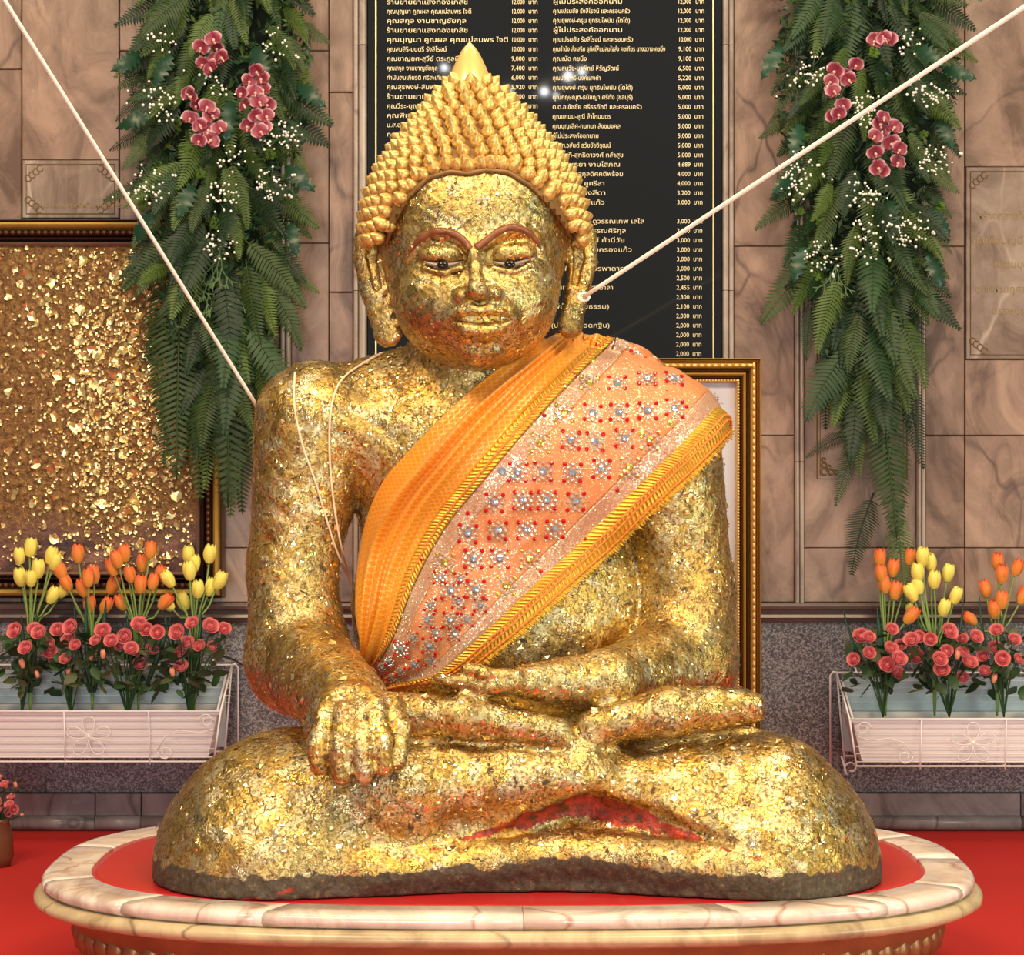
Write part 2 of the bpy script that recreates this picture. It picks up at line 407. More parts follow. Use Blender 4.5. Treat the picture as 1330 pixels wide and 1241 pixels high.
# gilt engraved line on the right pilaster
mb = MB(); c = [(wx(1061),6.4985,wz(622)),(wx(1178),6.4985,wz(622)),(wx(1178),6.4985,wz(110)),(wx(1061),6.4985,wz(110))]
mb.tube(c, .0022, 4, closed=True)
i = 4; c = [(wx(1061+i),6.4985,wz(622-i)),(wx(1178-i),6.4985,wz(622-i)),(wx(1178-i),6.4985,wz(110+i)),(wx(1061+i),6.4985,wz(110+i))]
mb.tube(c, .001, 4, closed=True)
for sx, px in ((1, 1066), (-1, 1173)):
    for (dx, dz, rr_) in ((.010, .010, .010), (.030, .009, .008), (.009, .030, .008), (.046, .008, .006), (.008, .046, .006), (.024, .024, .006)):
        q = [(wx(px)+sx*(dx+rr_*math.cos(th)), 6.498, wz(617)+dz+rr_*math.sin(th)) for th in np.linspace(0, 5.5, 9)]
        mb.tube(q, .003, 4)
mb.build('engraved_border', M_ENG, wall)['label'] = 'thin gilded line frame with corner scrolls on the right pilaster'

# ------------------------------------------------------------------ black donor plaque
M_BLACK = NT('polished_black_stone'); M_BLACK.P(col=(.012,.014,.017), rough=.035); M_BLACK = M_BLACK.m
M_LET = simple('gold_lettering', (.82,.70,.42), .45, .25)
M_BRASSLINE = simple('brass_line', (.80,.62,.28), .3, .8)
PY_ = 6.475
plq = empty('donor_plaque', (wx(707), PY_, wz(466)), 'tall polished black stone plaque of gold donor names and sums', 'plaque')
mb = MB(); mb.box(wx(478, PY_), wx(937, PY_), PY_, 6.50, wz(470, PY_), wz(-230, PY_), bev=.002); mb.build('stone_panel', M_BLACK, plq)
for px in (488.2, 926.5):
    mb = MB(); mb.box(wx(px-.9, PY_), wx(px+.9, PY_), PY_-.001, PY_+.001, wz(470, PY_), wz(-215, PY_)); mb.build('brass_line', M_BRASSLINE, plq)
LCOL = ['คุณบุญมา คูณผล คุณแม่สมพร ใจดี', 'คุณสมสิริ-มนตรี รังสิโรจน์', 'คุณชาญยศ-สุวีย์ ตระกูลมีโชคชัย', 'คุณสกุล งามชาญชัยกุล', 'กำนันสมเกียรติ ศรีสะเทินทร์ กรุงเทพ', 'คุณสุรพงษ์-สัมพนา ทาทอง', 'ร้านขายยาแสงทองเภสัช', 'คุณวีระ-บุญดิ้ง คูประเสริฐ', 'คุณพิเชษฐ์ ไพโรจน์', 'น.ส.อมรรัตน์ วงศ์งาม', 'คุณสมาน ทองดี', 'คุณ ชัย']
LSUM = ['10,000', '10,000', '9,000', '7,400', '6,000', '5,920', '5,900', '5,900', '5,500', '', '', '']
RCOL = ['คุณเปรมชัย รังสิโรจน์ และครอบครัว', 'คุณชำนัง ส่งเสริม อุทิศให้แม่สมใจส่ง คชเกียร นางฉวาง คชนิ่ง', 'คุณณัด คชนิ่ง', 'คุณสนุวัช-นรพิทย์ หิรัญวัฒน์', 'คุณประสิทธิ์-นงค์แสงคำ', 'คุณยุพงษ์-ครุน ยุทธินไพนัม (โตโต้)', 'คุณกฤษณุต-ธนัชญา ศรีทัง (ชลบุรี)', 'ด.ต.อ.ชัชชัย ศรีธรภักดี และครอบครัว', 'คุณแกมม-สุณี ล้ำโกมนตร', 'คุณบุญเลิศ-กนกนา สังขมงคล', 'ผู้ไม่ประสงค์ออกนาม', 'ด.ต.ท.วสันต์ ธวัชชัยวิรุฒน์', 'คุณโสภี-สุทธิดาวงศ์ กล่ำสุข', 'คุณสนธยา งามโสภณ', 'คุณพิเศษสกุลดิศคติพร้อม', 'คุณหน่อย คูศรีสา', 'คุณ ดาว ธงสีดา', 'คุณแม่ บุญแก้ว', 'คุณจันทร์', 'คุณสุเทพ โส-ดูวรรณเทพ เลใส', 'คุณ อังคาร วรรณศิริกุล', 'คุณธ.อนุตรณ์ ศ้านิ่วัย', 'คุณ อุดร จอมครองแก้ว', '', 'คุณศิริ งามโมรพาดารา', '', 'คุณเขตรทอง ศรีมาลา', '', '(พี่น้องสายธรรม)', '', '(ประธานทอดกฐิน)']
RSUM = ['10,000', '9,100', '9,100', '6,500', '5,220', '5,000', '5,000', '5,000', '5,000', '5,000', '5,000', '5,000', '5,000', '4,689', '4,000', '4,000', '3,200', '3,000', '', '3,000', '3,000', '3,000', '3,000', '3,000', '3,000', '2,500', '2,455', '2,300', '2,100', '2,000', '2,000', '2,000', '2,000', '2,000']
dy = 12.3
def trow(s, px, py, wmax=None):
    if not s: return
    o = text_obj(s, wx(px, PY_), PY_-.0006, wz(py, PY_), .0195, M_LET, plq, 'lettering', .0003, thick=.0)
    bw = max(v.co.x for v in o.data.vertices) if len(o.data.vertices) else 0
    if wmax and bw > 0:
        o.scale = (min(1.35, wmax*PY_/F/bw), 1, 1)
LW = [165, 78, 118, 66, 108, 100, 108, 90, 80, 72, 62, 40]
RW = [104, 146, 44, 86, 62, 104, 104, 116, 76, 88, 60, 76, 92, 88, 92, 68, 70, 74, 44, 120, 96, 120, 108, 0, 98, 0, 80, 0, 86, 0, 76]
for i in range(-4, 12):
    y = 54.5+dy*i
    s, v = (LCOL[i], LSUM[i]) if i >= 0 else (LCOL[(i*3) % 9], '12,000')
    trow(s, 502, y, LW[i] if i >= 0 else 110)
    if v: trow(v, 664, y, 17.5); trow('บาท', 686, y, 12)
for i in range(-4, 34):
    y = 54.0+dy*i+.22*min(i, 12)*(i > 0)
    if i < 0: trow(RCOL[(i*5) % 15], 718, y, 100); trow('12,000', 880, y, 17.5); trow('บาท', 903, y, 11.5); continue
    if i < len(RCOL): trow(RCOL[i], 718-.08*i, y, RW[i])
    if RSUM[i]: trow(RSUM[i], 881-.1*i, y, 17); trow('บาท', 902.5-.1*i, y, 11.5)

# ------------------------------------------------------------------ round plinth
pl = empty('statue_plinth', (0, 4.60, 0), 'low oval plinth with cream marble rim and red top under the statue', 'plinth')
ZR = .266
def sup(th, a, bf, bb, n=2.8):
    c, s_ = math.cos(th), math.sin(th)
    x = a*math.copysign(abs(c)**(2/n), c); b = bb if s_ > 0 else bf
    return Vector((x-.008, 4.60+b*math.copysign(abs(s_)**(2/n), s_), 0))
def ring(off, z, N=120, t0=0, t1=2*PI, closed=True):
    out = []
    for k in range(N if closed else N+1):
        th = t0+(t1-t0)*k/N
        p = sup(th, .985+off, .585+off*.9, .60+off)
        out.append(Vector((p.x, p.y, z)))
    return out
def sweep(name, prof, mat, N=120, smooth=True, t0=0, t1=2*PI, closed=True, cap=False):
    rings = [ring(o_, z, N, t0, t1, closed) for o_, z in prof]
    n = len(rings[0]); mb = MB(); vs = [p for r_ in rings for p in r_]; fs = []
    for i in range(len(rings)-1):
        for k in range(n if closed else n-1):
            j = (k+1) % n; fs.append((i*n+k, i*n+j, (i+1)*n+j, (i+1)*n+k))
    if cap: fs.append(tuple((len(rings)-1)*n+k for k in range(n)))
    if not closed:
        fs.append(tuple(i*n for i in range(len(rings)))); fs.append(tuple(i*n+n-1 for i in reversed(range(len(rings)))))
    mb.add(vs, fs); return mb.build(name, mat, pl, smooth=smooth)
rimp = [(-.10, ZR-.03), (-.10, ZR-.002), (-.097, ZR), (-.02, ZR), (-.006, ZR-.003), (0, ZR-.010), (0, ZR-.020), (-.008, ZR-.028), (-.03, ZR-.03)]
cuts = [0, .35, .8, 1.3, 1.9, 2.5, 3.0, 3.45, 3.95, 4.35, 4.72, 5.05, 5.45, 5.85, 2*PI]
for a, b in zip(cuts[:-1], cuts[1:]):
    o = sweep('rim_stone', rimp, M_RIM, max(6, int((b-a)*22)), True, a+(.0003 if 4<a<5.3 else .0022), b-(.0003 if 4<b<5.3 else .0022), False)
sweep('top', [(-.09, ZR-.03), (-.0995, ZR-.002), (-.12, ZR-.0015), (-.5, ZR-.0015)], M_REDTOP, 96, True, cap=True)
M_GILTST = marble('gilded_stone_moulding', (.42,.30,.16), (.60,.48,.28), (.22,.14,.08), .3)
sweep('moulding', [(-.03, ZR-.03), (.004, ZR-.032), (.016, ZR-.042), (.016, ZR-.052), (0, ZR-.062), (-.03, ZR-.070), (-.05, ZR-.075)], M_GILTST)
M_PLB = simple('brown_gilt_carving', (.30,.15,.06), .4, .5, var=.4, vscale=14, bump=.5, bscale=40)
sweep('body', [(-.05, ZR-.075), (-.06, ZR-.10), (-.10, ZR-.15), (-.12, .06), (-.10, .05), (-.06, .03), (-.05, .0), (-.3, .0)], M_PLB)
mb = MB()
for k in range(72):
    p = ring(-.085, ZR-.12, 72)[k]; d = (p-Vector((0, 4.6, p.z))).normalized()
    mb.ball(p, .028, sc=(1, 1, 1.5))
mb.build('carved_petals', M_PLB, pl, smooth=True)['kind'] = 'stuff'
# ------------------------------------------------------------------ implicit sculpting
def v3(p): return np.array([p[0], p[1], p[2]], dtype=np.float32)
def caps(a, b, ra, rb):
    a = v3(a); b = v3(b); ba = b-a; l2 = float(ba@ba)
    def f(x, y, z):
        px, py, pz = x-a[0], y-a[1], z-a[2]
        t = np.clip((px*ba[0]+py*ba[1]+pz*ba[2])/l2, 0, 1)
        dx, dy_, dz = px-ba[0]*t, py-ba[1]*t, pz-ba[2]*t
        return np.sqrt(dx*dx+dy_*dy_+dz*dz)-(ra+(rb-ra)*t)
    return f
def ell(c, r, rot=None):
    c = v3(c); r = v3(r); Mr = np.array(rot.to_matrix(), dtype=np.float32).T if rot is not None else None
    def f(x, y, z):
        px, py, pz = x-c[0], y-c[1], z-c[2]
        if Mr is not None:
            px, py, pz = (Mr[0,0]*px+Mr[0,1]*py+Mr[0,2]*pz, Mr[1,0]*px+Mr[1,1]*py+Mr[1,2]*pz, Mr[2,0]*px+Mr[2,1]*py+Mr[2,2]*pz)
        k0 = np.sqrt((px/r[0])**2+(py/r[1])**2+(pz/r[2])**2)
        k1 = np.sqrt((px/r[0]**2)**2+(py/r[1]**2)**2+(pz/r[2]**2)**2)+1e-6
        return k0*(k0-1)/k1
    return f
def smin(a, b, k):
    h = np.clip(.5+.5*(b-a)/k, 0, 1); return b+(a-b)*h-k*h*(1-h)
def smax(a, b, k): return -smin(-a, -b, k)
def compose(ops):
    def f(x, y, z):
        d = None
        for op, g, k in ops:
            v = g(x, y, z)
            if d is None: d = v
            elif op == '+': d = smin(d, v, k)
            else: d = smax(d, -v, k)
        return d
    return f
def surface_nets(f, lo, hi, h):
    xs = [np.arange(lo[i], hi[i], h, dtype=np.float32) for i in range(3)]
    X, Y, Z = np.meshgrid(*xs, indexing='ij', sparse=True)
    D = np.broadcast_to(f(X, Y, Z), tuple(len(a) for a in xs)).astype(np.float32)
    nx, ny, nz = D.shape; S = D < 0
    c = np.zeros((nx-1, ny-1, nz-1), np.int8)
    for i in (0,1):
        for j in (0,1):
            for k in (0,1): c += S[i:nx-1+i, j:ny-1+j, k:nz-1+k]
    act = (c > 0) & (c < 8); idx = np.argwhere(act)
    vid = -np.ones(act.shape, np.int32); vid[act] = np.arange(len(idx))
    acc = np.zeros((len(idx), 3), np.float32); cnt = np.zeros(len(idx), np.float32)
    I, J, K = idx.T
    cor = [(i,j,k) for i in (0,1) for j in (0,1) for k in (0,1)]
    for a in cor:
        for ax in range(3):
            if a[ax]: continue
            b = list(a); b[ax] = 1
            da = D[I+a[0], J+a[1], K+a[2]]; db = D[I+b[0], J+b[1], K+b[2]]
            m_ = (da < 0) != (db < 0)
            t = np.where(m_, da/(da-db+1e-12), 0)
            p = np.tile(np.array(a, np.float32), (len(idx), 1)); p[:, ax] += t
            acc += p*m_[:, None]; cnt += m_
    V = (idx+acc/cnt[:, None])*h+np.array([a[0] for a in xs], np.float32)
    quads = []
    for ax in range(3):
        sl0 = [slice(None)]*3; sl1 = [slice(None)]*3; sl0[ax] = slice(0, -1); sl1[ax] = slice(1, None)
        d0 = S[tuple(sl0)]; d1 = S[tuple(sl1)]; e = np.argwhere(d0 != d1)
        o1, o2 = [(1,2),(2,0),(0,1)][ax]
        ok = (e[:, o1] > 0) & (e[:, o2] > 0) & (e[:, o1] < D.shape[o1]-1) & (e[:, o2] < D.shape[o2]-1)
        e = e[ok]; inside = d0[tuple(e.T)]
        def vv(da, db):
            q = e.copy(); q[:, o1] -= da; q[:, o2] -= db; return vid[tuple(q.T)]
        q = np.stack([vv(1,1), vv(0,1), vv(0,0), vv(1,0)], 1)
        q[~inside] = q[~inside][:, ::-1]
        quads.append(q)
    Q = np.concatenate(quads); Q = Q[(Q >= 0).all(1)]
    return V, Q

surf_cache = {}
def march(f, px, py, y0=3.9, y1=5.0, off=0.0, it=44):
    px = np.atleast_1d(np.asarray(px, np.float32)); py = np.atleast_1d(np.asarray(py, np.float32))
    Y = np.full(px.shape, y0, np.float32)
    for _ in range(it):
        d = f((px-665)*Y/F, Y, HE-(py-HY)*Y/F)-off
        Y = np.minimum(Y+d*.85, y1)
    return Y
# ---- crossed legs and seat: a dome drawn in over its plan outline
ZB = ZR+.0005
def foot2(x, y):
    def c2(a, b, ra, rb):
        bx, by = b[0]-a[0], b[1]-a[1]; l2 = bx*bx+by*by
        t = np.clip(((x-a[0])*bx+(y-a[1])*by)/l2, 0, 1)
        return np.sqrt((x-a[0]-bx*t)**2+(y-a[1]-by*t)**2)-(ra+(rb-ra)*t)
    d = c2((-.482, 4.41), (-.06, 4.50), .262, .262)
    d = smin(d, c2((.50, 4.41), (.08, 4.52), .265, .265), .10)
    return smin(d, c2((-.1, 4.72), (.12, 4.72), .30, .30), .1)
def legs(x, y, z):
    fd = foot2(x, y)
    t = np.clip((z-ZB)/.345, -.2, .999)
    ins = .56*(1-(1-np.clip(t, 0, 1)**2.3)**(1/2.3))
    d = fd+ins
    return np.maximum(np.maximum(d*.8, z-(ZB+.335)), ZB-z)
def pc(*a):   # capsule from pixel description (px,py,Y,r) (px,py,Y,r)
    (x0, y0, Y0, r0), (x1, y1, Y1, r1) = a
    return caps(P(x0, y0, Y0), P(x1, y1, Y1), R(r0, Y0), R(r1, Y1))
def pe(px, py, Y, rx, ry, rz, rot=None): return ell(P(px, py, Y), (R(rx, Y), R(ry, Y), R(rz, Y)), rot)

TORSO = [('+', pe(630, 600, 4.72, 185, 118, 150), 0),
    ('+', pe(652, 790, 4.70, 196, 112, 170), .10),
    ('+', pc((430, 552, 4.70, 78), (610, 540, 4.74, 88)), .06),
    ('+', pc((610, 540, 4.74, 88), (842, 576, 4.70, 76)), .06),
    ('+', pc((500, 512, 4.72, 42), (690, 500, 4.72, 48)), .06),
    ('+', pc((700, 480, 4.72, 34), (800, 520, 4.71, 54)), .05),
    ('+', pc((612, 430, 4.66, 74), (618, 530, 4.72, 84)), .05)]
ARM_L = [('+', pc((412, 550, 4.68, 82), (379, 735, 4.66, 56)), .05),
    ('+', pc((379, 735, 4.66, 56), (388, 858, 4.62, 66)), .03),
    ('+', pc((388, 858, 4.62, 66), (452, 915, 4.30, 53)), .035),
    ('+', pe(458, 945, 4.215, 63, 30, 58), .03)]
ARM_R = [('+', pc((856, 573, 4.68, 80), (892, 760, 4.66, 60)), .05),
    ('+', pc((892, 760, 4.66, 60), (888, 858, 4.62, 69)), .03),
    ('+', pc((888, 862, 4.62, 67), (790, 886, 4.38, 40)), .03),
    ('+', pc((790, 886, 4.38, 40), (690, 886, 4.30, 25)), .025),
    ('+', pe(635, 888, 4.29, 58, 40, 17), .02)]
FING_L = []
for i, (x, yt, ye, r) in enumerate([(413, 925, 1000, 15), (442, 925, 1012, 15.5), (471, 922, 1012, 15), (498, 918, 1003, 13.5)]):
    dp = .010*abs(i-1.4)
    FING_L.append(('+', pc((x+(458-x)*.25, yt, 4.178+dp, r+1), (x, (yt+ye)/2+6, 4.132+dp, r)), .004))
    FING_L.append(('+', pc((x, (yt+ye)/2+6, 4.132+dp, r), (x+1, ye-4, 4.128+dp, r-2)), .004))
FING_L += [('+', pc((508, 915, 4.22, 17), (521, 950, 4.18, 13)), .012), ('+', pc((521, 950, 4.18, 13), (517, 990, 4.16, 11)), .005)]
FING_R = []
for i in range(4):
    FING_R.append(('+', pc((625, 889+2*(i-1), 4.245+.028*i, 9.5), (590, 886+2*i, 4.24+.027*i, 8.5)), .006))
    FING_R.append(('+', pc((590, 886+2*i, 4.24+.027*i, 8.5), (567-3*(i == 1), 881+2*i, 4.24+.027*i, 6.5)), .004))
FING_R.append(('+', pc((668, 880, 4.26, 11), (628, 874, 4.235, 9)), .008))
FING_R.append(('+', pc((628, 874, 4.235, 9), (606, 869, 4.24, 7)), .004))
L0 = [('+', pc((770, 944, 4.30, 22), (870, 924, 4.30, 31)), .008),       # right foot, sole up
    ('+', pc((870, 924, 4.30, 31), (962, 918, 4.32, 25)), .02),
    ('+', pc((930, 912, 4.31, 19), (980, 913, 4.30, 13)), .008),
    ('+', pc((940, 926, 4.31, 19), (983, 927, 4.30, 11)), .006),
    ('+', pc((505, 925, 4.28, 25), (600, 930, 4.25, 28)), .008),           # left foot under the hand
    ('+', pc((600, 930, 4.25, 28), (725, 950, 4.28, 19)), .02),
    ('+', pc((330, 1035, 4.36, 62), (520, 1022, 4.28, 52)), .06),         # upper shin
    ('+', pc((520, 1022, 4.28, 52), (762, 1005, 4.29, 36)), .05),
    ('+', pc((800, 1020, 4.33, 40), (1010, 1022, 4.33, 66)), .05)]
l0 = compose([('+', legs, 0)]+L0)
def ls(px, py, r, dep): return (px, py, float(march(l0, px, py)[0])+R(dep, 4.2), r)
def lchain(op, pts, k):
    q = [ls(*p) for p in pts]; return [(op, pc(a_, b_), k) for a_, b_ in zip(q[:-1], q[1:])]
LEGX = L0+lchain('-', [(620, 1098, 4, 0), (690, 1076, 17, 0), (762, 1056, 29, 2), (850, 1070, 21, 0), (950, 1096, 5, 0)], .010) \
    +lchain('-', [(780, 975, 5, 0), (870, 968, 10, -1), (985, 948, 6, 0)], .008)+lchain('-', [(525, 962, 3, 0), (620, 965, 7, 0), (735, 975, 4, 0)], .010) \
    +lchain('-', [(770, 972, 3, 0), (766, 1012, 4, 0)], .006) \
    +lchain('+', [(480, 1135, 24, 12), (620, 1122, 26, 12), (745, 1108, 26, 10), (880, 1122, 26, 12), (1000, 1138, 24, 12)], .02)
BODY = [('+', legs, 0)] + LEGX[:2] + LEGX[2:] + [('+', compose(TORSO), .05)]
body_core = compose(BODY)
arms = compose(ARM_L+FING_L); armr = compose(ARM_R+FING_R)
def body_sdf(x, y, z):
    d = body_core(x, y, z)
    d = smin(d, arms(x, y, z), .012)
    d = smin(d, armr(x, y, z), .014)
    d = d+.0022*np.sin(x*47+2*np.sin(z*31))*np.sin(z*53+1.3)*np.sin(y*41)+.0012*np.sin(x*130+z*40)*np.sin(z*117-y*60)
    return np.maximum(d, ZB-z)

# ---- head
YH = 4.57
SK = [('+', pe(616, 318, 4.57, 119, 112, 152), 0), ('+', pe(616, 275, 4.565, 116, 106, 92), .05), ('+', pe(619, 405, 4.515, 92, 88, 73), .06), ('+', pe(560, 385, 4.49, 40, 44, 50), .05), ('+', pe(676, 380, 4.49, 40, 44, 50), .05)]
skull = compose(SK)
def sy(px, py): return float(march(skull, px, py)[0])
def fp(px, py, r, dep):    # point with its centre dep px outside (-) or inside (+) the face surface
    return (px, py, sy(px, py)+R(dep, 4.4), r)
FACE = list(SK)
FACE += [('-', ell(P(574, 337, sy(574, 337)-R(8, 4.4)), (R(34, 4.4), R(20, 4.4), R(19, 4.4))), .022),
         ('-', ell(P(666, 334, sy(666, 334)-R(8, 4.4)), (R(34, 4.4), R(20, 4.4), R(19, 4.4))), .022),
         ('+', ell(P(575, 331, sy(575, 331)+R(13, 4.4)), (R(32, 4.4), R(21, 4.4), R(16.5, 4.4))), .006),
         ('+', ell(P(665, 329, sy(665, 329)+R(13, 4.4)), (R(32, 4.4), R(21, 4.4), R(16.5, 4.4))), .006)]
def arc(pts, r, dep, op='+', k=.005):
    out = []
    rr = r if isinstance(r, list) else [r]*len(pts)
    for i in range(len(pts)-1):
        out.append((op, pc(fp(*pts[i], rr[i], dep), fp(*pts[i+1], rr[i+1], dep)), k))
    return out
BR_L = [(529, 336), (538, 319), (552, 306), (570, 300), (588, 303), (602, 312), (611, 324)]
BR_R = [(617, 322), (632, 312), (648, 300), (665, 295), (681, 299), (694, 310), (703, 326)]
FACE += arc(BR_L, 5, 2, k=.014)+arc(BR_R, 5, 2, k=.014)
SL_L = [(550, 340), (562, 343.5), (575, 345), (588, 343.5), (600, 340)]
SL_R = [(640, 340), (652, 343), (665, 344), (678, 340.5), (692, 335)]
FACE += arc(SL_L, [1.5, 4, 5.5, 4, 1.5], -2, '-', .003)+arc(SL_R, [1.5, 4, 5.5, 4, 1.5], -2, '-', .003)
FACE += arc([(551, 349), (575, 355), (599, 348)], 3.5, 1, '+', .006)+arc([(641, 348), (666, 354), (690, 344)], 3.5, 1, '+', .006)
n0 = sy(614, 322); 
FACE += [('+', pc((614, 316, n0+R(3, 4.4), 6), (617, 345, n0-R(13, 4.4), 8.5)), .012),
         ('+', pc((617, 345, n0-R(13, 4.4), 8.5), (620, 374, n0-R(31, 4.4), 12)), .009),
         ('+', pe(620, 378, n0-R(29, 4.4), 15, 16, 13), .008),
         ('+', pe(602, 383, n0-R(10, 4.4), 14, 15, 10), .008),
         ('+', pe(639, 382, n0-R(10, 4.4), 14, 15, 10), .008),
         ('-', pe(610, 394, n0-R(18, 4.4), 7, 9, 4.5), .005), ('-', pe(632, 393, n0-R(18, 4.4), 7, 9, 4.5), .005)]
FACE += [('+', pe(626, 410, sy(626, 410)+R(10, 4.4), 44, 22, 30), .02)]
skull2 = compose(FACE)
def fp2(px, py, r, dep): return (px, py, float(march(skull2, px, py)[0])+R(dep, 4.4), r)
def arc2(pts, r, dep, op, k):
    q = [fp2(p[0], p[1], r[i], dep) for i, p in enumerate(pts)]
    return [(op, pc(q[i], q[i+1]), k) for i in range(len(q)-1)]
LIPS = arc2([(586, 412), (600, 405), (615, 401.5), (625, 404), (635, 401), (650, 404), (667, 410)], [2.5, 5.5, 7, 6.5, 7, 5.5, 2.5], -6, '+', .005)
LIPS += arc2([(588, 419), (605, 427), (626, 430), (646, 427), (665, 417)], [2.5, 7.5, 9, 7.5, 2.5], -6, '+', .005)
LIPS += arc2([(583, 415), (605, 416), (626, 418), (646, 416), (670, 413)], [3, 4.5, 4.5, 4.5, 3], -11, '-', .003)
FACE2 = FACE+LIPS+[('+', pe(623, 455, sy(623, 455)+R(12, 4.4), 30, 22, 20), .02)]
# ears: flat lobed outline with thickness
def ear2(chain, dr=0):
    pts = [(P(x, y, YH), R(r+dr, YH)) for x, y, r in chain]
    def f(x, z):
        d = None
        for (a, ra), (b, rb) in zip(pts[:-1], pts[1:]):
            bx, bz = b.x-a.x, b.z-a.z; l2 = bx*bx+bz*bz
            t = np.clip(((x-a.x)*bx+(z-a.z)*bz)/l2, 0, 1)
            v = np.sqrt((x-a.x-bx*t)**2+(z-a.z-bz*t)**2)-(ra+(rb-ra)*t)
            d = v if d is None else smin(d, v, .008)
        return d
    return f
EL = [(481, 306, 22), (477, 335, 19), (484, 375, 18), (494, 405, 17), (503, 432, 19)]
ER = [(754, 307, 22), (757, 338, 19), (752, 372, 16), (746, 400, 14), (741, 422, 17)]
def ear(chain, inner, side):
    o = ear2(chain); i_ = ear2(inner)
    def f(x, y, z):
        yc = 4.59+.25*np.abs(x-P(616, 300, YH).x)-.05
        w = np.abs(y-yc)-.020
        d2 = o(x, z)
        d = smax(d2, w, .02)
        g = caps if False else None
        con = smax(i_(x, z), (y-yc+.006), .004)
        return smax(d, -con, .006)
    return f
EARL = ear(EL, [(485, 306, 9), (482, 335, 6), (489, 372, 5)], -1)
EARR = ear(ER, [(750, 308, 9), (752, 335, 6), (748, 366, 4.5)], 1)
face_f = compose(FACE2)
def head_sdf(x, y, z):
    d = face_f(x, y, z)
    d = smin(d, np.minimum(EARL(x, y, z), EARR(x, y, z)), .012)
    return d+.0009*np.sin(x*110+3*np.sin(z*50))*np.sin(z*130)+.0006*np.sin(x*260+z*90)*np.sin(z*240-y*60)

statue = empty('seated_statue', (.01, 4.45, ZR), 'large seated golden statue covered in gold leaf with spiked curls', 'statue')
V, Q = surface_nets(body_sdf, (-.80, 4.02, ZB-.012), (.82, 5.02, 1.42), .0068)
V[:, 2] = np.maximum(V[:, 2], ZB+.0005)
VB = V.copy(); QB = Q.copy()
bm_ = mesh_np('body', V-np.array(statue.location, np.float32), Q)
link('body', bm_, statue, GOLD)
lo = P(440, 500, 4.5); hi = P(790, 160, 4.5)
VH, QH = surface_nets(head_sdf, (lo.x, 4.27, lo.z), (hi.x, 4.80, hi.z), .0036)
link('head', mesh_np('head', VH-np.array(statue.location, np.float32), QH), statue, GOLDH)

def all_sdf(x, y, z): return np.minimum(body_sdf(x, y, z), head_sdf(x, y, z))
def grad(f, p, e=.002):
    x, y, z = p[:, 0], p[:, 1], p[:, 2]
    g = np.stack([f(x+e, y, z)-f(x-e, y, z), f(x, y+e, z)-f(x, y-e, z), f(x, y, z+e)-f(x, y, z-e)], 1)
    return g/(np.linalg.norm(g, axis=1, keepdims=True)+1e-9)
def _unused(): pass
def surf_pts(f, pts, off=0.0):
    a = np.array(pts, np.float32); Y = march(f, a[:, 0], a[:, 1], off=off)
    return np.stack([(a[:, 0]-665)*Y/F, Y, HE-(a[:, 1]-HY)*Y/F], 1)

# ---- painted brows, eyes
M_BROW = simple('reddish_brown_paint', (.22,.075,.03), .4, .2, var=.5, vscale=60)
M_EYEW = simple('pearl_inlay', (.26,.19,.14), .25)
M_HAIRD0 = simple('dark_lid_paint', (.06,.025,.012), .5)
M_IRIS = simple('black_inlay', (.008,.005,.004), .08)
def catmull(pts, n):
    pts = np.array(pts, float); m_ = len(pts); out = []
    for i in range(m_-1):
        p0, p1, p2, p3 = pts[max(i-1, 0)], pts[i], pts[i+1], pts[min(i+2, m_-1)]
        for k in range(n):
            t = k/n; out.append(.5*((2*p1)+(-p0+p2)*t+(2*p0-5*p1+4*p2-p3)*t*t+(-p0+3*p1-3*p2+p3)*t**3))
    out.append(pts[-1]); return np.array(out)
for nm, br in (('eyebrow', BR_L), ('eyebrow', BR_R)):
    c = catmull(br, 5); s_ = surf_pts(head_sdf, c, .0)+np.array([0, .0035, 0]); n = len(c)
    if br is BR_L: rr = [R(1.2+4.0*min(1, (i+1)/9), 4.4) for i in range(n)]
    else: rr = [R(1.2+4.0*min(1, (n-i)/9), 4.4) for i in range(n)]
    mb = MB(); mb.tube([Vector(p) for p in s_], rr, 8); mb.build(nm, M_BROW, statue, smooth=True)
for (sl, ic) in ((SL_L, 575), (SL_R, 662)):
    c = catmull(sl, 5); mb = MB()
    hw = [2.7*math.sin(PI*i/(len(c)-1))**.7+.3 for i in range(len(c))]
    Yc = float(march(head_sdf, sl[2][0], sl[2][1]-9)[0])+R(1.0, 4.4)
    vs = []
    for i, (x, y) in enumerate(c):
        for j in range(5):
            yy = y+hw[i]*(j/2-1); bul = 3.5*(1-((x-sl[2][0])/27)**2)*(1-(j/2-1)**2*.5)
            vs.append(P(x, yy, Yc+R(3.0-bul+abs(x-sl[2][0])*.16, 4.4)))
    n = len(c); mb.add(vs, [(i*5+j, i*5+j+1, (i+1)*5+j+1, (i+1)*5+j) for i in range(n-1) for j in range(4)])
    e = mb.build('eye', M_EYEW, statue, smooth=True)
    mb = MB(); q = P(ic, sl[2][1]-.5, Yc-R(1.5, 4.4)); mb.ball(q, R(6.0, 4.4), sub=2, sc=(1.25, .5, .85)); mb.build('iris', M_IRIS, e, smooth=True)
    # dark outline of the lid
    o_ = surf_pts(head_sdf, [(x, y-hw[i]*1.0-1.0) for i, (x, y) in enumerate(c)])
    mb = MB(); mb.tube([Vector(p) for p in o_], R(.8, 4.4), 5); mb.build('eyelid_line', M_HAIRD0, statue, smooth=True)

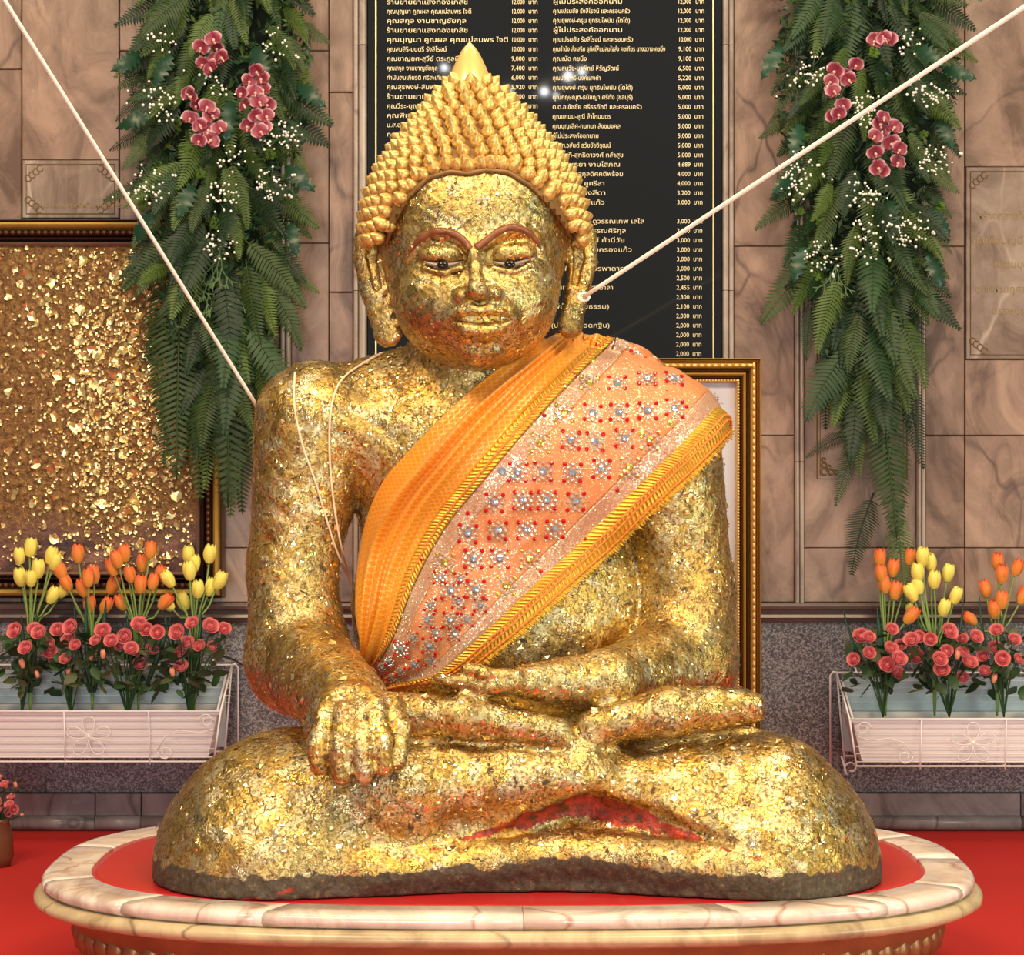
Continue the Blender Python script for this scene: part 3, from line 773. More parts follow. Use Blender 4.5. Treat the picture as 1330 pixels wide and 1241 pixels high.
# ---- hair: shell, curls, flame
M_HAIR = NT('old_gold_curls')
hn = M_HAIR.noise(M_HAIR.world(), 9, 3); hf = M_HAIR.noise(M_HAIR.world(), 120, 3)
M_HAIR.P(col=M_HAIR.mix(M_HAIR.ramp(hf, [(.35, .8), (.55, 0)]), M_HAIR.mix(hn, (.68,.42,.11), (.88,.62,.21)), (.34,.18,.06)), metal=.55, rough=.36, normal=M_HAIR.bump(hf, .25, .003))
M_HAIR = M_HAIR.m
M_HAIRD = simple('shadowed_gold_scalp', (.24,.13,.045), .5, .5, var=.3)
M_FLAME = simple('bright_yellow_gold_finial', (.95,.62,.20), .22, .35)
HP = [(105, 27), (118, 42), (130, 53), (150, 71), (170, 88), (190, 103), (210, 118), (230, 130), (250, 138), (270, 144), (290, 147), (310, 147), (330, 142)]
hyy = np.array([a for a, b in HP], float); hrr = np.array([b-8 for a, b in HP], float)
HC = Vector((P(616, 300, YH).x, YH, 0))
SH = YH/F
def hair_pt(th, py, dr=0.0):
    r = (np.interp(py, hyy, hrr)+dr)*SH
    cx = HC.x+(np.interp(py, [55, 105, 200, 330], [-5, -4, -1, 1]))*SH
    return Vector((cx+r*math.cos(th), YH+(.0 if math.sin(th) > 0 else 0)+r*.86*math.sin(th), HE-(py-HY)*SH))
def hairline(px):
    return float(np.interp(px, [500, 505, 515, 530, 555, 585, 607, 630, 660, 690, 715, 733, 745, 750], [322, 305, 280, 254, 230, 221, 224, 219, 222, 240, 265, 290, 312, 322]))
def to_px(p): return 665+p.x*F/p.y, HY-(p.z-HE)*F/p.y
mb = MB(); NA = 96; ys_ = np.linspace(105, 330, 60); keep = {}; vs = []
for i, y in enumerate(ys_):
    for k in range(NA): vs.append(hair_pt(2*PI*k/NA, y))
fs = []
for i in range(len(ys_)-1):
    for k in range(NA):
        q = (i*NA+k, i*NA+(k+1) % NA, (i+1)*NA+(k+1) % NA, (i+1)*NA+k)
        c = sum((vs[j] for j in q), Vector())/4; px, py = to_px(c)
        if c.y < YH+.03 and 497 < px < 737 and py > hairline(px)+1: continue
        if py > 300 and c.y < YH+.02 : continue
        fs.append(q)
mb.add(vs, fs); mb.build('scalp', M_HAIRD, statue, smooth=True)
hl = [(x, hairline(x)+1.5) for x in np.linspace(503, 742, 46)]
hs = surf_pts(all_sdf, hl, .004)
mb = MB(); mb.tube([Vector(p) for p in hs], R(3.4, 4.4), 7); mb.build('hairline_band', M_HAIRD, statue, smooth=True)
cb = MB(); cb.lathe([(.0130, -.004), (.0146, .003), (.0136, .009), (.0104, .0140), (.0066, .0185), (.0034, .0222), (.0008, .0248)], 9)
for k in range(10):      # the snail ridge winding up each curl
    pass
CURL = cb.mesh('curl', True); CURL.materials.append(M_HAIR)
curls = []
y = 112.0; row = 0
while y < 326:
    r = float(np.interp(y, hyy, hrr)); n = max(8, int(2*PI*r*.98/20.0))
    for k in range(n):
        th = 2*PI*(k+.5*(row % 2))/n+random.uniform(-.02, .02)
        p = hair_pt(th, y+random.uniform(-1.2, 1.2), 0)
        px, py = to_px(p)
        if p.y < YH+.0 and 488 < px < 752 and py > hairline(px)-7: continue
        if py > 300 and p.y > YH+.08: pass
        nrm = Vector((math.cos(th), math.sin(th)*.96, float(np.interp(y, [100, 150, 220, 300], [.9, .75, .35, .02]))+.32)).normalized()
        curls.append((p, nrm))
    y += float(np.interp(y, [110, 150, 220, 260, 330], [12.0, 12.4, 13.8, 15.0, 15.5])); row += 1
# one neat row along the hairline
for x in np.arange(507, 742, 14.5):
    q = surf_pts(all_sdf, [(x, hairline(x)-7)], .003)[0]
    g_ = grad(all_sdf, q[None])[0]
    curls.append((Vector(q), (Vector(g_)+Vector((0, -.3, .25))).normalized()))
curls.sort(key=lambda c: c[0].y)
rest = MB(); sl_ = Vector(statue.location)
for i, (p, nrm) in enumerate(curls):
    qd = nrm.to_track_quat('Z', 'Y') @ Quaternion((0, 0, 1), random.uniform(0, 6.28)); s_ = random.uniform(1.02, 1.2)
    if i < 300:
        o = link('hair_curl', CURL, statue); o.location = p-sl_; o.rotation_mode = 'QUATERNION'; o.rotation_quaternion = qd; o.scale = (s_,)*3
    else:
        Mx = Matrix.LocRotScale(p, qd, Vector((s_,)*3))
        rest.add([Mx @ v.co for v in CURL.vertices], [tuple(f.vertices) for f in CURL.polygons])
if rest.v: rest.build('hair_curl', M_HAIR, statue, smooth=True)['kind'] = 'stuff'
fc = P(610, 110, YH); fprof = [(30, 113), (28.5, 108), (26.5, 100), (22, 89), (16.5, 77), (10.5, 66), (5, 59), (1.5, 55.5), (.3, 54.5)]
mb = MB(); mb.lathe([(r*SH, (110-y_)*SH) for r, y_ in fprof], 32, c=fc); mb.build('flame_finial', M_FLAME, statue, smooth=True)

# ---- loose crumpled leaf of gold standing off the skin
def flakes(V, Q, n, smin_, smax_, seed, ymax=4.75):
    r_ = np.random.default_rng(seed)
    a, b, c, d = (V[Q[:, i]] for i in range(4)); cr = np.cross(c-a, d-b); ar = np.linalg.norm(cr, axis=1)
    nn = cr/(ar[:, None]+1e-12); cen = (a+b+c+d)/4
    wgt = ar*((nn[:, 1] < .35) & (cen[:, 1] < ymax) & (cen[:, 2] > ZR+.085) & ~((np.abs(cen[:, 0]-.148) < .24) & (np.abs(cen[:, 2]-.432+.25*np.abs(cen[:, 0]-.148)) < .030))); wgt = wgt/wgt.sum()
    ii = r_.choice(len(Q), n, p=wgt); N = nn[ii]; C = cen[ii]+N*.0012
    tmp = r_.normal(size=(n, 3)); T = np.cross(N, tmp); T /= np.linalg.norm(T, axis=1, keepdims=True); B = np.cross(N, T)
    s = r_.uniform(smin_, smax_, n)[:, None]*(1+1.2*(r_.random(n) > .93))[:, None]
    lift = lambda k: N*(r_.random((n, 1))**2)*s*k*.6
    v = [C-T*s*r_.uniform(.5, 1, (n, 1))-B*s*r_.uniform(.2, 1, (n, 1))+lift(.5), C+T*s*r_.uniform(.5, 1, (n, 1))-B*s*r_.uniform(.3, .9, (n, 1))+lift(.9),
         C+T*s*r_.uniform(.3, 1, (n, 1))+B*s*r_.uniform(.4, 1, (n, 1))+lift(.6), C-T*s*r_.uniform(.4, 1, (n, 1))+B*s*r_.uniform(.2, 1, (n, 1))+lift(1.0), C+lift(.7)]
    VV = np.stack(v, 1).reshape(-1, 3); b0 = np.arange(n)[:, None]*5
    T3 = np.concatenate([b0+np.array([[0, 1, 4]]), b0+np.array([[1, 2, 4]]), b0+np.array([[2, 3, 4]]), b0+np.array([[3, 0, 4]])])
    return VV, T3
t = NT('loose_gold_leaf')
t.P(col=t.ramp(t.n('ShaderNodeSeparateColor', {0: t.voro(t.world(), 60, out=1)}).outputs[0], [(0, (.80,.50,.14)), (.5, (.98,.72,.30)), (1, (.98,.88,.58))]), metal=.95, rough=.24)
M_LEAF = t.m
VV, T3 = flakes(VB, QB, 9000, .0018, .0048, 3)
o = link('gold_leaf', mesh_np('gold_leaf', VV-np.array(sl_, np.float32), T3, smooth=False), statue, M_LEAF); o['kind'] = 'stuff'
VV, T3 = flakes(VH, QH, 1500, .0014, .0032, 4, 4.62)
okf = []
o = link('gold_leaf', mesh_np('gold_leaf', VV-np.array(sl_, np.float32), T3, smooth=False), statue, M_LEAF); o['kind'] = 'stuff'
# ------------------------------------------------------------------ robe sash
hull0 = compose(TORSO+[('+', pe(700, 610, 4.70, 165, 118, 120), .08)])
hull1 = compose(ARM_R[:2])
def hull(x, y, z): return smin(hull0(x, y, z), hull1(x, y, z), .09)
AU = catmull([(470, 845), (461, 790), (468, 705), (492, 635), (534, 583), (600, 517), (668, 464), (723, 433)], 13)
BU = catmull([(512, 893), (585, 884), (652, 838), (722, 778), (790, 716), (862, 648), (908, 605), (951, 560)], 13)
NU = len(AU); NVV = 121
VT = lambda u: .36-.13*u
segs = [(0, 40), (40, 48), (48, 60), (60, 96), (96, 106), (106, 120)]     # brocade, braid, glitter, net, glitter, braid
NVV = 121
G = np.zeros((NU, NVV, 2), np.float32); VR = np.zeros((NU, NVV)); fr_ = np.arange(NVV)
for i in range(NU):
    u = i/(NU-1); bow = 36*max(0, (u-.55)/.45)**1.6; vt_ = VT(u)
    vv = np.interp(fr_, [0, 40, 48, 60, 96, 106, 120], [0, vt_, vt_+.065, vt_+.15, .80, .885, 1.0]); VR[i] = vv
    G[i] = (AU[i][None]*(1-vv[:, None])+BU[i][None]*vv[:, None])
    G[i, :, 1] -= bow*np.sin(PI*vv)**1.0*(1+.12*np.sin(2*PI*vv)); G[i, :, 0] += bow*.30*np.sin(PI*vv)
G[:, :, 0] += 0
flat = G.reshape(-1, 2)
Yg = march(hull, flat[:, 0], flat[:, 1], 4.1, 4.76, off=.010, it=60)
PG = np.stack([(flat[:, 0]-665)*Yg/F, Yg, HE-(flat[:, 1]-HY)*Yg/F], 1).reshape(NU, NVV, 3)
# soften the fall of the cloth: it bridges the hollows of the body
for _ in range(14):
    Yn = PG[:, :, 1].copy(); Ya = Yn.copy()
    Ya[1:-1, 1:-1] = (Yn[:-2, 1:-1]+Yn[2:, 1:-1]+Yn[1:-1, :-2]+Yn[1:-1, 2:])/4
    Yn2 = np.minimum(Yn, Ya); Yn2[-6:] = Yn[-6:]
    PG[:, :, 1] = Yn2; PG[:, :, 0] = (G[:, :, 0]-665)*Yn2/F; PG[:, :, 2] = HE-(G[:, :, 1]-HY)*Yn2/F
# continue over the shoulder and down the back
last = PG[-1]; rows = [PG]
NB = 16; cur = last.copy(); dirv = PG[-1]-PG[-4]; 
for k in range(NB):
    g = grad(hull, cur)
    mv = np.stack([np.zeros(len(cur)), np.full(len(cur), .016), np.full(len(cur), -.002*k)], 1)
    mv = mv-g*(mv*g).sum(1, keepdims=True)
    nrm_ = np.linalg.norm(mv, axis=1, keepdims=True); mv = mv/(nrm_+1e-6)*.016
    cur = cur+mv
    for _ in range(3):
        d = hull(cur[:, 0], cur[:, 1], cur[:, 2])-.010
        cur = cur-grad(hull, cur)*d[:, None]
    cur[1:-1] = (cur[:-2]+cur[1:-1]*2+cur[2:])/4
    rows.append(cur[None].copy())
PGX = np.concatenate(rows, 0); NT_ = PGX.shape[0]
du = np.gradient(PGX, axis=0); dv = np.gradient(PGX, axis=1)
NG = np.cross(du, dv); NG /= np.linalg.norm(NG, axis=2, keepdims=True)+1e-9
if NG[NU//2, NVV//2, 1] > 0: NG = -NG
U_ = (np.arange(NT_)/(NU-1))[:, None]*np.ones((1, NVV)); V_ = np.concatenate([VR, np.repeat(VR[-1:], NB, 0)], 0)
vt = VT(np.clip(U_, 0, 1)); s_ = V_/vt
pz = np.clip(1-(s_-.55)**2/.32, 0, 1)
def pleat(c, w, a):
    d = s_-c; return a*np.clip(1+d/w, 0, 1)**1.5*(d <= 0)+a*np.clip(1-d/(.10*w+.03), 0, 1)*(d > 0)
fold = (pleat(.34+.10*U_, .16, .034*(.5+.5*np.clip(U_*3, 0, 1)))+pleat(.56+.05*np.sin(U_*4), .15, .026)+pleat(.80-.08*U_, .15, .034))*(V_ < vt)*(1-.25*U_)
fold += .003*np.sin(s_*9*PI+5*U_)*pz*(V_ < vt)
w_ = (V_ > vt)*np.clip((V_-vt)/.1, 0, 1)*np.clip((1.0-V_)/.05, 0, 1)
fold += .0085*(1-np.abs(np.sin(V_*17+1.2*np.sin(U_*5))))**1.5*w_*np.clip(1.15-U_*1.7, 0, 1)+.0012*np.sin(V_*44+U_*17)*w_
fold += .0012*np.sin(U_*60+V_*15)*w_
trimU = (np.abs(V_-(vt+.03)) < .033); fold += .0035*trimU
lowT = V_ > .885; fold += .0045*lowT*(1-.25*np.abs((V_-.94)/.055))
SG = PGX+NG*fold[:, :, None]
M_SILK = NT('orange_gold_brocade')
uv = M_SILK.co('UV'); mp = M_SILK.n('ShaderNodeMapping', {0: uv, 2: (0, 0, PI/4)}).outputs[0]
sx = M_SILK.n('ShaderNodeSeparateXYZ', {0: mp})
def lat(T, a, k): return T.math('ABSOLUTE', T.math('SINE', T.math('MULTIPLY', a, k)))
la = M_SILK.math('MINIMUM', lat(M_SILK, sx.outputs[0], 430), lat(M_SILK, sx.outputs[1], 430))
lm = M_SILK.ramp(la, [(.14, .6), (.45, 0)])
M_SILK.P(col=M_SILK.mix(lm, M_SILK.mix(M_SILK.noise(M_SILK.world(), 8, 2), (.72,.20,.004), (.88,.32,.012)), (.95,.58,.10)), metal=M_SILK.math('MULTIPLY', lm, .5), rough=.34, sheen=.15, normal=M_SILK.bump(lm, .25, .001))
M_SILK = M_SILK.m
M_NET = NT('peach_net_with_glitter')
nw = M_NET.world(); vc = M_NET.n('ShaderNodeSeparateColor', {0: M_NET.voro(nw, 420, out=1)})
gl = M_NET.ramp(vc.outputs[0], [(.86, 0), (.92, 1)])
uvx = M_NET.n('ShaderNodeSeparateXYZ', {0: M_NET.co('UV')})
edge = M_NET.ramp(uvx.outputs[2], [(0, 0), (1, 1)])
M_NET.P(col=M_NET.mix(gl, M_NET.mix(M_NET.noise(nw, 30, 3), (.56,.165,.05), (.74,.28,.11)), (.90,.70,.45)), metal=M_NET.math('MULTIPLY', gl, .8), rough=.42, normal=M_NET.bump(vc.outputs[1], .35, .002))
M_NET = M_NET.m
M_NETP = NT('dusty_pink_glitter_border')
nw = M_NETP.world(); vc = M_NETP.n('ShaderNodeSeparateColor', {0: M_NETP.voro(nw, 360, out=1)})
gl = M_NETP.ramp(vc.outputs[0], [(.68, 0), (.80, 1)])
M_NETP.P(col=M_NETP.mix(gl, M_NETP.mix(M_NETP.noise(nw, 60, 3), (.44,.20,.12), (.60,.31,.19)), (.88,.72,.50)), metal=M_NETP.math('MULTIPLY', gl, .8), rough=.36, normal=M_NETP.bump(vc.outputs[1], .5, .002))
M_NETP = M_NETP.m
M_TRIM = NT('gold_braid')
tw = M_TRIM.world(); tu = M_TRIM.n('ShaderNodeSeparateXYZ', {0: M_TRIM.co('UV')})
wv = M_TRIM.math('SINE', M_TRIM.math('MULTIPLY', M_TRIM.math('ADD', tu.outputs[0], M_TRIM.math('MULTIPLY', M_TRIM.math('ABSOLUTE', M_TRIM.math('SUBTRACT', M_TRIM.math('FRACT', M_TRIM.math('MULTIPLY', tu.outputs[1], 22)), .5)), .03)), 900))
M_TRIM.P(col=M_TRIM.mix(M_TRIM.ramp(wv, [(.1, 0), (.9, 1)]), (.72,.36,.03), (.88,.56,.09)), metal=.6, rough=.38, normal=M_TRIM.bump(M_TRIM.math('ADD', wv, M_TRIM.noise(tw, 400, 2)), .6, .002))
M_TRIM = M_TRIM.m
M_CORD = simple('orange_twisted_cord', (.85,.26,.04), .5, .1, var=.3, vscale=90, bump=.6, bscale=300)
sash = empty('robe_sash', tuple(PG[0, 60]), 'orange and peach jewelled ceremonial sash draped over one shoulder of the golden statue', 'sash')
sb = np.array(sash.location, np.float32)
def strip(name, cond, mat, lift=0.0):
    V3 = SG+NG*lift; idx = -np.ones((NT_, NVV), int)
    cm = cond  # per-vertex boolean (with one shared column to the neighbours)
    quads = []; vs = []; uvs = []
    for i in range(NT_):
        for j in range(NVV):
            if cm[i, j]: idx[i, j] = len(vs); vs.append(V3[i, j]-sb); uvs.append((U_[i, j]*.72, V_[i, j]*.32))
    for i in range(NT_-1):
        for j in range(NVV-1):
            q = (idx[i, j], idx[i, j+1], idx[i+1, j+1], idx[i+1, j])
            if min(q) >= 0: quads.append(q)
    me = mesh_np(name, np.array(vs), np.array(quads)); ul = me.uv_layers.new(name='UVMap')
    li = np.zeros(len(me.loops), np.int32); me.loops.foreach_get('vertex_index', li)
    ul.data.foreach_set('uv', np.array(uvs, np.float32)[li].ravel())
    o = link(name, me, sash, mat); md = o.modifiers.new('thickness', 'SOLIDIFY'); md.thickness = .0025; md.offset = -1
    return o
CI = np.ones((NT_, 1), int)*fr_[None]
for nm, (c0, c1), mt, lf in (('brocade_cloth', segs[0], M_SILK, 0), ('upper_braid', (39, 48), M_TRIM, .002), ('glitter_border', segs[2], M_NETP, 0),
                        ('jewelled_net', segs[3], M_NET, 0), ('lower_glitter_border', segs[4], M_NETP, 0), ('lower_braid', (105, 120), M_TRIM, .001)):
    strip(nm, (CI >= c0) & (CI <= c1), mt, lf)
# twisted cords along the braids
for nm, cf_ in (('cord', 44.0), ('cord', 113.4), ('cord', 110.6), ('cord', 118.5)):
    pts = []
    for i in range(NT_):
        vx = cf_; j = int(vx); fr = vx-j
        p = (SG[i, j]*(1-fr)+SG[i, min(j+1, NVV-1)]*fr)+NG[i, j]*.003
        pts.append(Vector(p))
    mb = MB(); dens = []
    for a, b in zip(pts[:-1], pts[1:]):
        for k in range(3): dens.append(a.lerp(b, k/3))
    rr = [.0026+.0012*math.sin(i*1.9) for i in range(len(dens))]
    mb.tube(dens, rr, 6); mb.build(nm, M_CORD, sash, smooth=True)
# fringe of small gold loops on the lower edge
mb = MB()
for i in range(0, NT_-1):
    for k in range(3):
        a = SG[i, -1]*(1-k/3)+SG[min(i+1, NT_-1), -1]*(k/3); n_ = NG[i, -1]
        e = SG[i, -1]-SG[i, -6]; e = e/np.linalg.norm(e)
        d = e*random.uniform(.008, .016)+n_*random.uniform(-.003, .009)+np.array([random.uniform(-.003, .003), 0, 0])
        mb.tube([Vector(a), Vector(a+d*.6+n_*.002), Vector(a+d)], [.0024, .0019, .0007], 4)
mb.build('fringe', M_TRIM, sash)['kind'] = 'stuff'
# jewels
M_CRYS = simple('clear_crystal', (.50,.58,.72), .06, .7)
M_SILV = simple('silver_beads', (.72,.68,.64), .2, .7)
M_RED = simple('red_beads', (.50,.006,.012), .12)
M_GB = simple('gold_beads', (.90,.66,.16), .2, .9)
px_ = 4.5/F
def motif(kind):
    mb = MB(); r = px_
    c, s2, rd = (0, 1, 2) if kind == 0 else (0, 1, 3)
    mb.lathe([(5.6*r, .0), (5.2*r, .0022), (3.0*r, .0042), (.3*r, .0048)], 8, mi=0)
    for k in range(8):
        th = 2*PI*k/8; q = 8.6 if k % 2 else 10
        mb.lathe([(2.7*r, 0), (2.3*r, .0020), (.3*r, .0034)], 5, c=(q*r*math.cos(th), q*r*math.sin(th), 0), mi=1)
    for k in range(4):
        th = PI/4+PI/2*k
        mb.lathe([(3.0*r, 0), (2.6*r, .0024), (.3*r, .0042)], 7, c=(15.0*r*math.cos(th), 15.0*r*math.sin(th), 0), mi=2)
        for q in (-.42, .42):
            mb.lathe([(1.4*r, 0), (1.1*r, .0014), (.1*r, .002)], 5, c=(13.4*r*math.cos(th+q), 13.4*r*math.sin(th+q), 0), mi=1)
    return mb.mesh('jewel_flower', False)
MO0 = motif(0); [MO0.materials.append(m_) for m_ in (M_CRYS, M_SILV, M_RED)]
MO1 = motif(1); [MO1.materials.append(m_) for m_ in (M_GB, M_SILV, M_GB)]
flatG = G.reshape(-1, 2); SGf = SG[:NU].reshape(-1, 3); NGf = NG[:NU].reshape(-1, 3); Uf = U_[:NU].ravel(); Vf = V_[:NU].ravel()
def on_sash(px, py):
    d = (flatG[:, 0]-px)**2+(flatG[:, 1]-py)**2; k = int(d.argmin()); return SGf[k], NGf[k], Uf[k], Vf[k], d[k]
njw = 0
for a in range(-14, 15):
    for b in range(-14, 15):
        px = 775+a*36.0-b*31.0; py = 572-a*1.5+b*38.5
        px += random.uniform(-2, 2); py += random.uniform(-2, 2)
        p, n_, u, v, d = on_sash(px, py); v0 = VT(u)+.135
        if d > 30 or not (v0 < v < .80) or u < .06 or u > .985: continue
        me = MO1 if (v < v0+.025 or v > .765) else MO0
        o = link('jewel_flower', me, sash); o.location = Vector(p+n_*.0008-sb)
        z = Vector(n_).normalized(); x = (Vector((1, 0, -.04))-z*z.dot(Vector((1, 0, -.04)))).normalized(); y = z.cross(x)
        o.rotation_euler = Matrix((x, y, z)).transposed().to_euler(); k = 1.02 if u > .3 else .85
        o.scale = (k, k, 1); njw += 1
for a in range(0, 16):          # the flowers crowd together where the cloth is gathered
    for b in range(0, 5):
        u = .035+.0215*a; v0 = VT(u)+.145; v = v0+(.80-v0)*((b+.5+.5*(a % 2))/5.2)
        i = int(u*(NU-1)); j = int(np.argmin(np.abs(VR[i]-v)))
        if v > .785: continue
        p = SG[i, j]; n_ = NG[i, j]; q_ = p+n_*.0008-sb
        if any((Vector(q_)-o_.location).length < .030 for o_ in sash.children if o_.name.startswith('jewel_flower')): continue
        o = link('jewel_flower', MO0, sash); o.location = Vector(q_)
        z = Vector(n_).normalized(); x = (Vector((1, 0, -.04))-z*z.dot(Vector((1, 0, -.04)))).normalized(); y = z.cross(x)
        o.rotation_euler = Matrix((x, y, z)).transposed().to_euler(); k = .55+.5*u; o.scale = (k, k, 1)
bpy.context.view_layer.update()
# sequins and tiny beads
mbr = {0: MB(), 1: MB(), 2: MB()}
for k in range(4600):
    i = int(random.random()*(NU-2)); j = int(random.random()*(NVV-1)); v = V_[i, j]; u = U_[i, j]; t_ = VT(u)
    inb = (t_+.06 < v < t_+.18) or (.79 < v < .885)
    if v < t_+.05 or v > .885: continue
    if not inb and random.random() < .45: continue
    p = SG[i, j]+(SG[i+1, j]-SG[i, j])*random.random(); n_ = NG[i, j]
    nn = Vector(n_+np.array([random.gauss(0, .28), random.gauss(0, .28), random.gauss(0, .28)])).normalized()
    q = nn.to_track_quat('Z', 'Y'); s0 = random.uniform(.0009, .0019)
    c = Vector(p+n_*.0016)
    w = random.random(); mi = 0 if w < .72 else (1 if w < .95 else 2)
    mbr[mi].add([c+q @ Vector((s0*math.cos(a), s0*math.sin(a), 0)) for a in (0, 1.57, 3.14, 4.71)]+[c+q @ Vector((0, 0, s0*.6))], [(0, 1, 4), (1, 2, 4), (2, 3, 4), (3, 0, 4)])
for mi, mt in ((0, M_SILV), (1, M_GB), (2, M_RED)):
    mbr[mi].build('sequins', mt, sash)['kind'] = 'stuff'
# larger scattered beads
for (px, py, mt, r) in [(748,487,2,3.2),(706,540,2,3.2),(608,664,2,3.2),(548,728,2,3),(891,528,2,3.2),(776,449,2,3),(668,620,0,5),(652,612,0,6),(731,505,1,4),(770,470,1,4),(870,550,1,5),(836,563,1,5),(843,578,2,3),(760,700,2,3),(812,612,1,5),(800,640,2,3),(702,745,2,3)]:
    p, n_, u, v, d = on_sash(px, py); mb = MB()
    q = Vector(n_).to_track_quat('Z', 'Y').to_matrix()
    mb.lathe([(r*px_, 0), (r*px_*.8, .0025), (.0002, .004)], 8, c=Vector(p), M=q)
    mb.build('bead', (M_CRYS, M_GB, M_RED)[mt], sash)

# ------------------------------------------------------------------ cotton threads
M_COTTON = simple('white_cotton_cord', (.95,.94,.84), .8, bump=.4, bscale=900)
M_COTTON2 = simple('pale_pink_cotton_thread', (.88,.66,.46), .7)
th_ = None
for nm, pts in (('strand', [(498, 458), (475, 470), (450, 487), (436, 507), (429, 540), (428, 590), (433, 650), (443, 710), (456, 756)]),
            ('strand', [(383, 484), (382, 515), (385, 545), (395, 585), (411, 630), (424, 675), (438, 718), (456, 757)])):
    c = catmull(pts, 8); sp = surf_pts(body_sdf, c, .003)
    Ys = sp[:, 1].copy()
    for _ in range(30): Ys[1:-1] = np.minimum(Ys[1:-1], (Ys[:-2]+Ys[2:])/2+.0006)
    sp = np.stack([(c[:, 0]-665)*Ys/F, Ys, HE-(c[:, 1]-HY)*Ys/F], 1)
    if th_ is None: th_ = empty('sacred_thread', tuple(sp[0]), 'thin pale cotton thread hanging in two strands down the arm of the statue', 'thread')
    mb = MB(); mb.tube([Vector(p) for p in sp], .0024, 6); mb.build(nm, M_COTTON2, th_, smooth=True)
def cordline(name, a, b, r, label, sag, loop=None):
    a = b+(a-b)*1.75; mb = MB(); n = 40; pts = []
    for i in range(n+1):
        t_ = i/n; p = a.lerp(b, t_); p.z -= sag*4*t_*(1-t_); pts.append(p)
    mb.tube(pts, r, 7)
    for i in range(0): pass
    if loop: mb.tube(loop, r*.8, 6, closed=True)
    o = mb.build(name, M_COTTON, smooth=True, origin=b); tag(o, label, 'cord', 'white cords tied to the statue'); return o
e = P(337, 533, 4.67)
cordline('white_cord', P(-80, -138, 3.75), e, .0042, 'white cotton cord running down from upper left to the shoulder of the statue', .0)
e = P(758, 386, 4.545)
cordline('white_cord', P(1420, -50, 3.75), e, .0046, 'white cotton cord running up to the right from the ear of the statue', .0,
         loop=[P(758+7*math.cos(a), 386+5*math.sin(a), 4.55) for a in np.linspace(0, 5.9, 10)])

# ------------------------------------------------------------------ frames
def framing(name, x0, x1, y0, y1, prof, mats, parent, Yf):
    """mitred members; prof: list of (inset px0, inset px1, front Y, back Y, mat index, part name)"""
    for (a, b, yf, yb, mi, nm) in prof:
        for side in range(4):
            X0, X1, Z0, Z1 = wx(x0+a, Yf), wx(x1-a, Yf), wz(y1-a, Yf), wz(y0+a, Yf)
            x_0, x_1, z_0, z_1 = wx(x0+b, Yf), wx(x1-b, Yf), wz(y1-b, Yf), wz(y0+b, Yf)
            o = [(X0, Z0), (X1, Z0), (X1, Z1), (X0, Z1)]; i_ = [(x_0, z_0), (x_1, z_0), (x_1, z_1), (x_0, z_1)]
            A, B = o[side], o[(side+1) % 4]; C, D = i_[(side+1) % 4], i_[side]
            mb = MB(); vs = []
            for k in range(5):       # rounded section
                s_ = k/4; h = math.sin(PI*(.12+.76*s_))
                p = (A[0]+(D[0]-A[0])*s_, A[1]+(D[1]-A[1])*s_); q = (B[0]+(C[0]-B[0])*s_, B[1]+(C[1]-B[1])*s_)
                yy = yb-(yb-yf)*h
                vs += [(p[0], yy, p[1]), (q[0], yy, q[1])]
            vs += [(A[0], yb, A[1]), (B[0], yb, B[1]), (D[0], yb, D[1]), (C[0], yb, C[1])]
            fs = [(2*k, 2*k+1, 2*k+3, 2*k+2) for k in range(4)]+[(0, 10, 11, 1), (8, 9, 13, 12), (10, 12, 13, 11), (0, 2, 4, 6, 8, 12, 10), (1, 11, 13, 9, 7, 5, 3)]
            mb.add(vs, fs); mb.build(nm, mats[mi], parent)
M_FG = simple('bright_gold_frame', (.82,.52,.12), .32, .35, var=.15, vscale=30)
M_FD = simple('dark_carved_wood', (.10,.035,.02), .35, .2, var=.4, vscale=60, bump=.4, bscale=70)
M_FM = simple('mauve_wood_slip', (.30,.17,.13), .3, .2)
M_FY = simple('antique_gold_frame', (.74,.46,.13), .34, .4, var=.25, vscale=120, bump=.5, bscale=200)
M_FB = simple('red_brown_lacquer', (.18,.04,.012), .22)
YL = 6.40
gp = empty('gilded_picture', (wx(104, YL), 6.47, wz(782)), 'large framed panel coated in flaking gold leaf on the left wall', 'picture')
X0, X1, Y0, Y1 = -80, 288, 283, 779
framing('frame', X0, X1, Y0, Y1, [(0, 3, 6.42, 6.48, 1, 'frame_edge'), (2.5, 14.5, 6.395, 6.48, 0, 'gold_moulding'), (14.5, 24, 6.41, 6.48, 1, 'carved_moulding'), (24, 28, 6.405, 6.48, 1, 'carved_moulding'), (28, 37, 6.415, 6.48, 2, 'slip')], [M_FG, M_FD, M_FM], gp, YL)
mb = MB(); n = 0
def beads_rect(mb, x0, x1, y0, y1, ins, step, Yf, Y3, r, sc):
    for x in np.arange(x0+ins, x1-ins+1, step):
        for y in (y0+ins, y1-ins): mb.ball((wx(x, Yf), Y3, wz(y, Yf)), r, sc=sc)
    for y in np.arange(y0+ins, y1-ins+1, step):
        for x in (x0+ins, x1-ins): mb.ball((wx(x, Yf), Y3, wz(y, Yf)), r, sc=(sc[2], sc[1], sc[0]))
beads_rect(mb, X0, X1, Y0, Y1, 18.5, 8.5, YL, 6.412, .008, (1.1, .7, .9))
mb.build('carved_beads', M_FD, gp, smooth=True)['kind'] = 'stuff'
t = NT('gold_crusted_panel')
wp = t.world(); sp = t.n('ShaderNodeSeparateXYZ', {0: wp})
cr = t.noise(t.warp(wp, 30, .03), 55, 5, .7)
